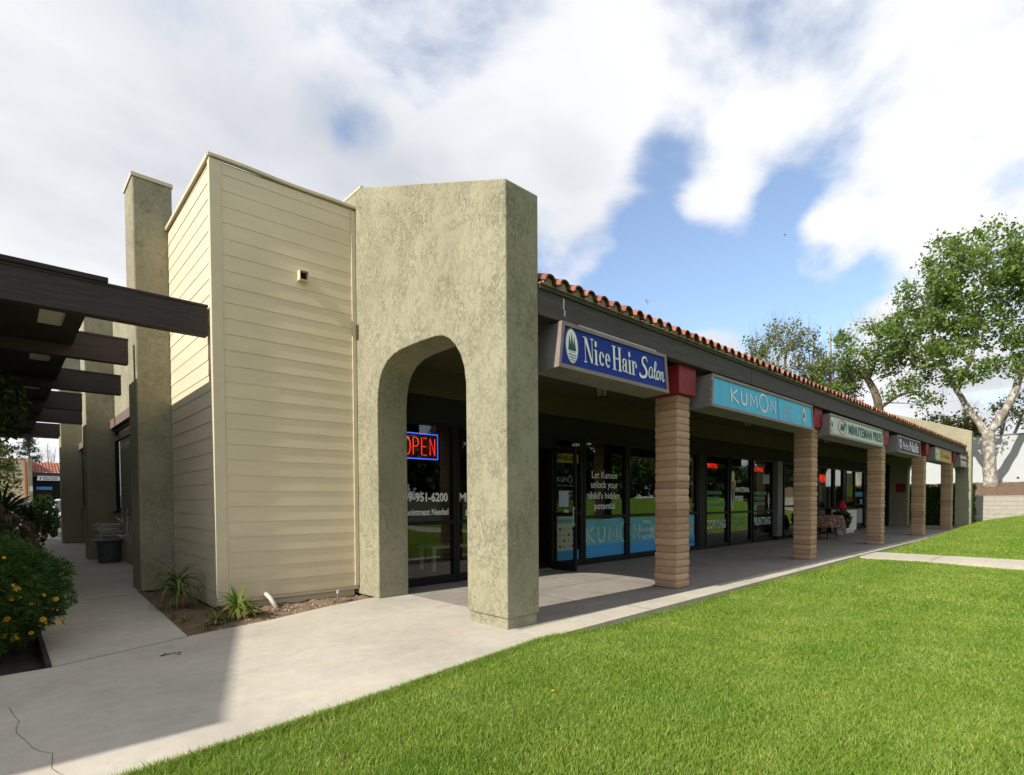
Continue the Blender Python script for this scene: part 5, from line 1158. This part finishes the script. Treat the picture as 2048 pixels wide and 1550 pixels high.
tree('sycamore_tree', 'large sycamore with mottled pale forked trunk by the white wall',
     [([(38, 3.85, 1.7), (38, 3.86, 3.2), (38, 3.93, 4.75)], [.37, .27, .27]),
      ([(38, 3.93, 4.6), (37.95, 4.6, 5.8), (37.8, 5.2, 7.1), (37.5, 6.0, 9.3), (37.3, 6.6, 12.0)], [.20, .155, .13, .09, .045]),
      ([(38, 3.93, 4.6), (38.1, 3.2, 6.0), (38.2, 2.65, 7.8), (38.4, 1.7, 10.5), (38.2, 1.0, 13.6)], [.22, .18, .16, .10, .04]),
      ([(37.8, 5.2, 7.1), (38.3, 4.6, 9.3), (38.2, 4.4, 11.5), (38, 4.0, 14.2)], [.12, .10, .08, .03]),
      ([(38.2, 2.65, 7.8), (37.6, .9, 9.2), (37.2, -.8, 11)], [.12, .09, .04]), ([(37.6, 5.7, 8.6), (37.2, 7.2, 9.4), (37, 8.0, 10.6)], [.08, .06, .03])],
     [((38, 4.2, 12.4), (3.4, 3.6, 2.9)), ((37.8, 6.8, 10.8), (2.2, 2.2, 2.4)), ((38, .8, 12.2), (3.2, 3.0, 3.4)), ((37.8, 4.6, 9.0), (2.6, 3.0, 1.9)), ((38, 1.0, 8.6), (2.4, 2.4, 1.5)), ((37.6, 5.9, 14.0), (1.2, 1.4, 1.3))],
     460, 90, .15, 'leaf_sycamore', 'bark_sycamore', .5, twigs=2, lowcut=6.7)
tree('sycamore_tree', 'sycamore with bent brown trunk rising over the tile roof, left of the large one',
     [([(38.5, 9.2, 1.5), (38.5, 9.0, 4.5), (38.5, 9.05, 7.2), (38.6, 9.9, 9.0), (38.5, 10.6, 9.2)], [.32, .28, .22, .15, .05]), ([(38.5, 9.0, 6.0), (38.5, 10.3, 7.3), (38.4, 11.6, 7.0)], [.2, .14, .05]), ([(38.6, 9.6, 8.4), (38.3, 9.0, 10.2), (38.4, 9.0, 12)], [.11, .07, .02]), ([(38.5, 9.0, 6.6), (38.3, 7.9, 7.3), (38, 6.9, 7.3)], [.12, .08, .03])],
     [((38.4, 9.4, 10.2), (2.2, 2.5, 1.9)), ((38.4, 7.6, 7.5), (1.6, 1.9, .8)), ((38.4, 11.3, 8.8), (1.6, 1.5, 1.6)), ((38.2, 6.3, 6.6), (.9, 1.0, .35))],
     135, 50, .15, 'leaf_sycamore', 'bark_brown', .46, twigs=3)
tree('sparse_tree', 'thin olive-leaved tree with bare top twigs behind the roof',
     [([(39, 14.6, 1.5), (39, 14.6, 6), (39, 14.7, 9), (39, 14.4, 12.5)], [.22, .16, .10, .02]), ([(39, 14.6, 6), (39, 16, 9), (39, 17, 12.3)], [.1, .07, .02]), ([(39, 14.6, 6), (39, 13.1, 9), (39, 12.7, 12)], [.1, .07, .02])],
     [((39, 14.7, 11.0), (2.2, 2.7, 2.3)), ((39, 14.4, 8.4), (2.2, 3.0, 1.5))], 190, 62, .13, 'leaf_sparse', 'twig', .48, twigs=5)
tree('sparse_tree', 'half-bare reddish tree between the sparse tree and the bent sycamore',
     [([(39.5, 12.0, 1.5), (39.5, 12.0, 6), (39.4, 11.9, 9), (39.4, 11.9, 12.6)], [.18, .13, .08, .015]), ([(39.5, 12.0, 5), (39.4, 13, 8.5), (39.4, 13.2, 11.5)], [.08, .05, .015]), ([(39.5, 12.0, 5), (39.4, 10.9, 8.5), (39.3, 10.7, 12.2)], [.08, .05, .015])],
     [((39.4, 11.8, 8.6), (1.5, 2.0, 1.9))], 90, 50, .13, 'leaf_brown', 'twig', .5, twigs=6)
# bare shoots
for i, (y, z) in enumerate(((12.9, 12.7), (11.9, 12.9), (11.2, 12.1), (9.0, 12.7), (16.9, 14.2), (15.3, 13.9))):
    pass
tree('pale_tree', 'low yellow-green tree showing over the end wall', [([(44, 7.5, 2), (44, 7.3, 4.5), (44, 7.0, 6)], [.15, .1, .03])], [((44, 7.2, 5.9), (1.5, 2.6, .75))], 40, 70, .14, 'leaf_yellow', 'twig', .45)
tree('pale_tree', 'small white-stemmed tree at the far right beyond the white wall', [([(46, 4.2, 2), (46, 4.1, 5.5), (46, 3.6, 7.3)], [.13, .1, .03]), ([(46, 4.2, 3), (46, 3.4, 5.6), (46, 2.9, 7.2)], [.12, .08, .03]), ([(46, 4.1, 4.6), (46, 5.0, 5.6), (46, 5.4, 6.4)], [.07, .05, .02])], [((46, 4.0, 6.4), (1.4, 2.0, 1.2))], 34, 42, .13, 'leaf_yellow', 'bark_sycamore', .45, twigs=3)
tree('pale_tree', 'yellowish treetop just right of the end wall', [([(45, 5.6, 2), (45, 5.6, 5.2)], [.1, .03])], [((45, 5.7, 5.5), (1, 1.3, .55))], 22, 60, .13, 'leaf_yellow', 'twig', .4)
# left background trees
def pine(x, y, z0, h, r, label, n=46):
    t = thing('pine_tree', (x, y, z0), label, 'tree'); b = MB(); b.tube([(x, y, z0), (x, y, z0+h)], [h*.022, .03], 7); LP = []
    for i in range(n):
        u = .25+.75*i/n; z = z0+h*u; rr = r*(1.08-u)*random.uniform(.45, 1.1)+.15; a = random.uniform(0, 6.28); e_ = Vector((x+rr*math.cos(a), y+rr*math.sin(a), z+rr*.25)); b.tube([(x, y, z), e_], [.06, .02], 4, False)
        for k in range(3): c = Vector((x, y, z)).lerp(e_, .5+.25*k); LP.append(np.array(c)+rng.normal(size=(34, 3))*np.array([.28, .28, .16])*r/2.4)
    b.build('trunk', 'bark_brown', t); V, F = leaves(np.concatenate(LP), size=.24*r/2.4, aspect=.4); npmesh('crown', V, F, 'leaf_pine', t)
pine(3.6, 112, 1.6, 10.6, 2.5, 'tall dark conifer with uneven tiers behind the far shop'); pine(5.35, 118, 1.6, 5.2, 1.3, 'small pointed conifer behind the tile roof of the far shop', 26)
tree('bare_tree', 'leafless thin tree behind the far shop at the pillar edge', [([(5.2, 100, 1.5), (5.2, 100, 5), (5.1, 100, 9.5)], [.14, .09, .02]), ([(5.2, 100, 4), (4.6, 100, 6), (4.3, 100, 8.4)], [.06, .04, .015]), ([(5.2, 100, 4.4), (5.7, 100, 6.5), (6, 100, 9)], [.06, .04, .015])], [((5.1, 100, 7.6), (1.0, 1.0, 1.7))], 26, 2, .1, 'leaf_brown', 'twig', .5, twigs=4)
tree('dark_tree', 'dark loose tree at the left edge above the far siding wall', [([(-.6, 68, 1.2), (-.6, 68, 4), (-.5, 68, 7)], [.2, .14, .04])], [((-.4, 68, 5.6), (2.0, 2.0, 1.8))], 55, 70, .17, 'leaf_pine', 'bark_brown', .45, twigs=2)
tree('dark_tree', 'small rounded dark tree behind the far siding wall', [([(1.3, 96, 1.5), (1.3, 96, 4.5)], [.15, .05])], [((1.35, 96, 5.3), (1.1, 1.1, .9))], 22, 60, .16, 'leaf_pine', 'bark_brown', .4, twigs=1)

# ------------------------------------------------------------------ across the street (seen in the shop glass)
random.seed(21)
def street_tree(x, y, k_, mat, lab):
    return tree('street_tree', lab, [([(x, y, 0), (x+.2, y, 3*k_), (x, y, 6*k_)], [.28*k_, .2*k_, .08])], [((x, y, 5.0*k_), (4.2*k_, 3.2*k_, 4.0*k_))], 80, 90, .55, mat, 'bark_brown', 1.05, group='street trees across the road')
protos = [street_tree(-6, -37, 1.0, 'leaf_dark', 'dark rounded street tree across the road'), street_tree(2, -38, 1.15, 'leaf_bush', 'green rounded street tree across the road')]
xx = 8; i = 0
while xx < 250:
    src = protos[i % 2]; o = src.copy(); COL.objects.link(o); o.location = (xx, -36-random.random()*4, 0); k_ = random.uniform(.8, 1.25); o.scale = (k_*random.uniform(.9, 1.2), k_, k_); o.rotation_euler = (0, 0, random.uniform(0, 6.28)); o['label'] = src['label']
    for ch in list(src.children): c = ch.copy(); COL.objects.link(c); c.parent = o
    xx += random.uniform(5.5, 8.5) if xx < 150 else 10; i += 1
b = MB(); b.box(-40, 260, -33.3, -33, 0, 1.4); tag(b.build('garden_wall', 'grey_block'), 'long pale garden wall across the road', 'wall')
hb = thing('house', (110, -56, 0), 'low pinkish house with red roof across the road', 'building')
b = MB(); b.box(100, 122, -50, -44, 0, 3.8); b.build('wall', 'mortar', hb); b = MB(); b.prism([(-51, 3.8), (-43, 3.8), (-47, 5.6)], 'x', 99, 123); b.build('roof', 'terracotta', hb)

# ------------------------------------------------------------------ arcade furniture
t = thing('cloth_table', (19.2, 5.95, 0), 'round table under a red floral cloth beside the second pillar', 'table')
b = MB(); n = 36; prof = [(0, .74), (.5, .742), (.56, .72), (.60, .5), (.62, .38)]; vs = []
for j, (r_, z) in enumerate(prof):
    for k in range(n): a = 2*math.pi*k/n; rr = r_*(1+(.09*math.sin(a*7) if j >= 3 else 0)); zz_ = z-(.22 if (j == 4 and 2 <= k % 12 <= 5) else 0); vs.append((19.2+rr*math.cos(a)*1.35, 5.95+rr*math.sin(a)*.95, zz_))
b.add(vs, [(j*n+k, j*n+(k+1) % n, (j+1)*n+(k+1) % n, (j+1)*n+k) for j in range(len(prof)-1) for k in range(n)]); b.build('tablecloth', 'cloth', t, smooth=True)
for sx, sy in ((-.45, -.25), (.45, -.25), (-.45, .25), (.45, .25)): b = MB(); b.tube([(19.2+sx, 5.95+sy, 0), (19.2+sx*.8, 5.95+sy*.8, .72)], .016, 6); b.build('leg', 'black_metal', t)
t = thing('cabinet', (23.1, 6.45, 0), 'white kitchen-style cabinet with drawers and doors standing in the arcade', 'cabinet')
b = MB(); b.box(22.5, 23.7, 6.22, 6.72, .08, .86); b.build('carcass', 'white_paint', t, bevel=.004)
b = MB(); b.box(22.46, 23.74, 6.18, 6.74, .862, .89); b.build('top', 'grey_metal', t); b = MB(); b.box(22.55, 23.65, 6.27, 6.7, 0, .078); b.build('plinth', 'white_paint', t)
for x in (22.53, 23.12):
    b = MB(); b.box(x, x+.55, 6.20, 6.218, .70, .84); d_ = b.build('drawer', 'white_paint', t); b = MB(); b.box(x+.22, x+.33, 6.185, 6.199, .76, .775); b.build('handle', 'galv', d_)
    b = MB(); b.box(x, x+.55, 6.20, 6.218, .10, .68); d_ = b.build('door', 'white_paint', t); b = MB(); hx = x+.48 if x < 23 else x+.06; b.box(hx, hx+.015, 6.185, 6.199, .52, .62); b.build('handle', 'galv', d_)
b = MB(); b.lathe((22.72, 6.45, .89), [(.14, 0), (.17, .04), (.15, .15), (.09, .24), (.05, .30), (.01, .31)], 10); b.v = [(v[0]*1+random.gauss(0, .008), v[1]+random.gauss(0, .008), v[2]) for v in b.v]; tag(b.build('red_bag', 'red_bag'), 'crumpled bright red bag on the white cabinet', 'bag')
t = thing('potted_plant', (21.5, 6.25, 0), 'leafy green potted plant leaning on the white cabinet', 'plant')
b = MB(); b.lathe((21.6, 6.2, 0), [(.14, 0), (.19, .22), (.17, .23)], 14); b.build('pot', 'pvc', t)
P = in_ell(900, (21.65, 6.15, .52), (.48, .3, .36)); V, F = leaves(P, size=.10); npmesh('foliage', V, F, 'leaf_dark', t)
# salon side table (seen through glass)
t = thing('side_table', (6.0, 8.2, 0), 'small pale wooden table inside the salon window', 'table')
b = MB(); b.box(5.55, 6.55, 8.0, 8.5, .40, .45); b.build('tabletop', 'white_paint', t)
for x in (5.58, 6.46):
    for y in (8.02, 8.42): b = MB(); b.box(x, x+.06, y, y+.06, 0, .398); b.build('leg', 'white_paint', t)
b = MB(); b.box(5.7, 5.98, 8.1, 8.35, .452, .475); tag(b.build('magazine_stack', 'ink_grey'), 'stack of magazines on the pale table in the salon', 'magazines')
# curled dry leaf on the tiles + far bird
b = MB(); p = Vector((5.66, 3.69, 3.57))
for k in range(5):
    a = k*.5-1; d = Vector((math.sin(a)*.08+.02, 0, .10*math.cos(a*.6))); b.add([p, p+d*.5+Vector((.012, .01, 0)), p+d, p+d*.5-Vector((.012, .01, 0))], [(0, 1, 2, 3)])
tag(b.build('dry_leaf', 'dry_leaf'), 'curled dry leaf caught on the roof tiles above the salon sign', 'leaf')
q = dirpix(1569, 470)*60+Vector((0, 0, 1.25)); b = MB()
b.add([q+Rv*-.28+Vector((0, 0, -.0)), q+Vector((0, .1, .04)), q+Rv*.28, q+Vector((0, -.1, -.04))], [(0, 1, 2), (0, 2, 3)]); b.tube([q-Fv*.12, q+Fv*.12], [.05, .02], 5); tag(b.build('bird', 'bird_dark'), 'tiny dark bird flying in the blue gap of the sky', 'bird')
# sanity: drop empty meshes
for o in list(bpy.data.objects):
    if o.type == 'MESH' and len(o.data.vertices) == 0: bpy.data.objects.remove(o)
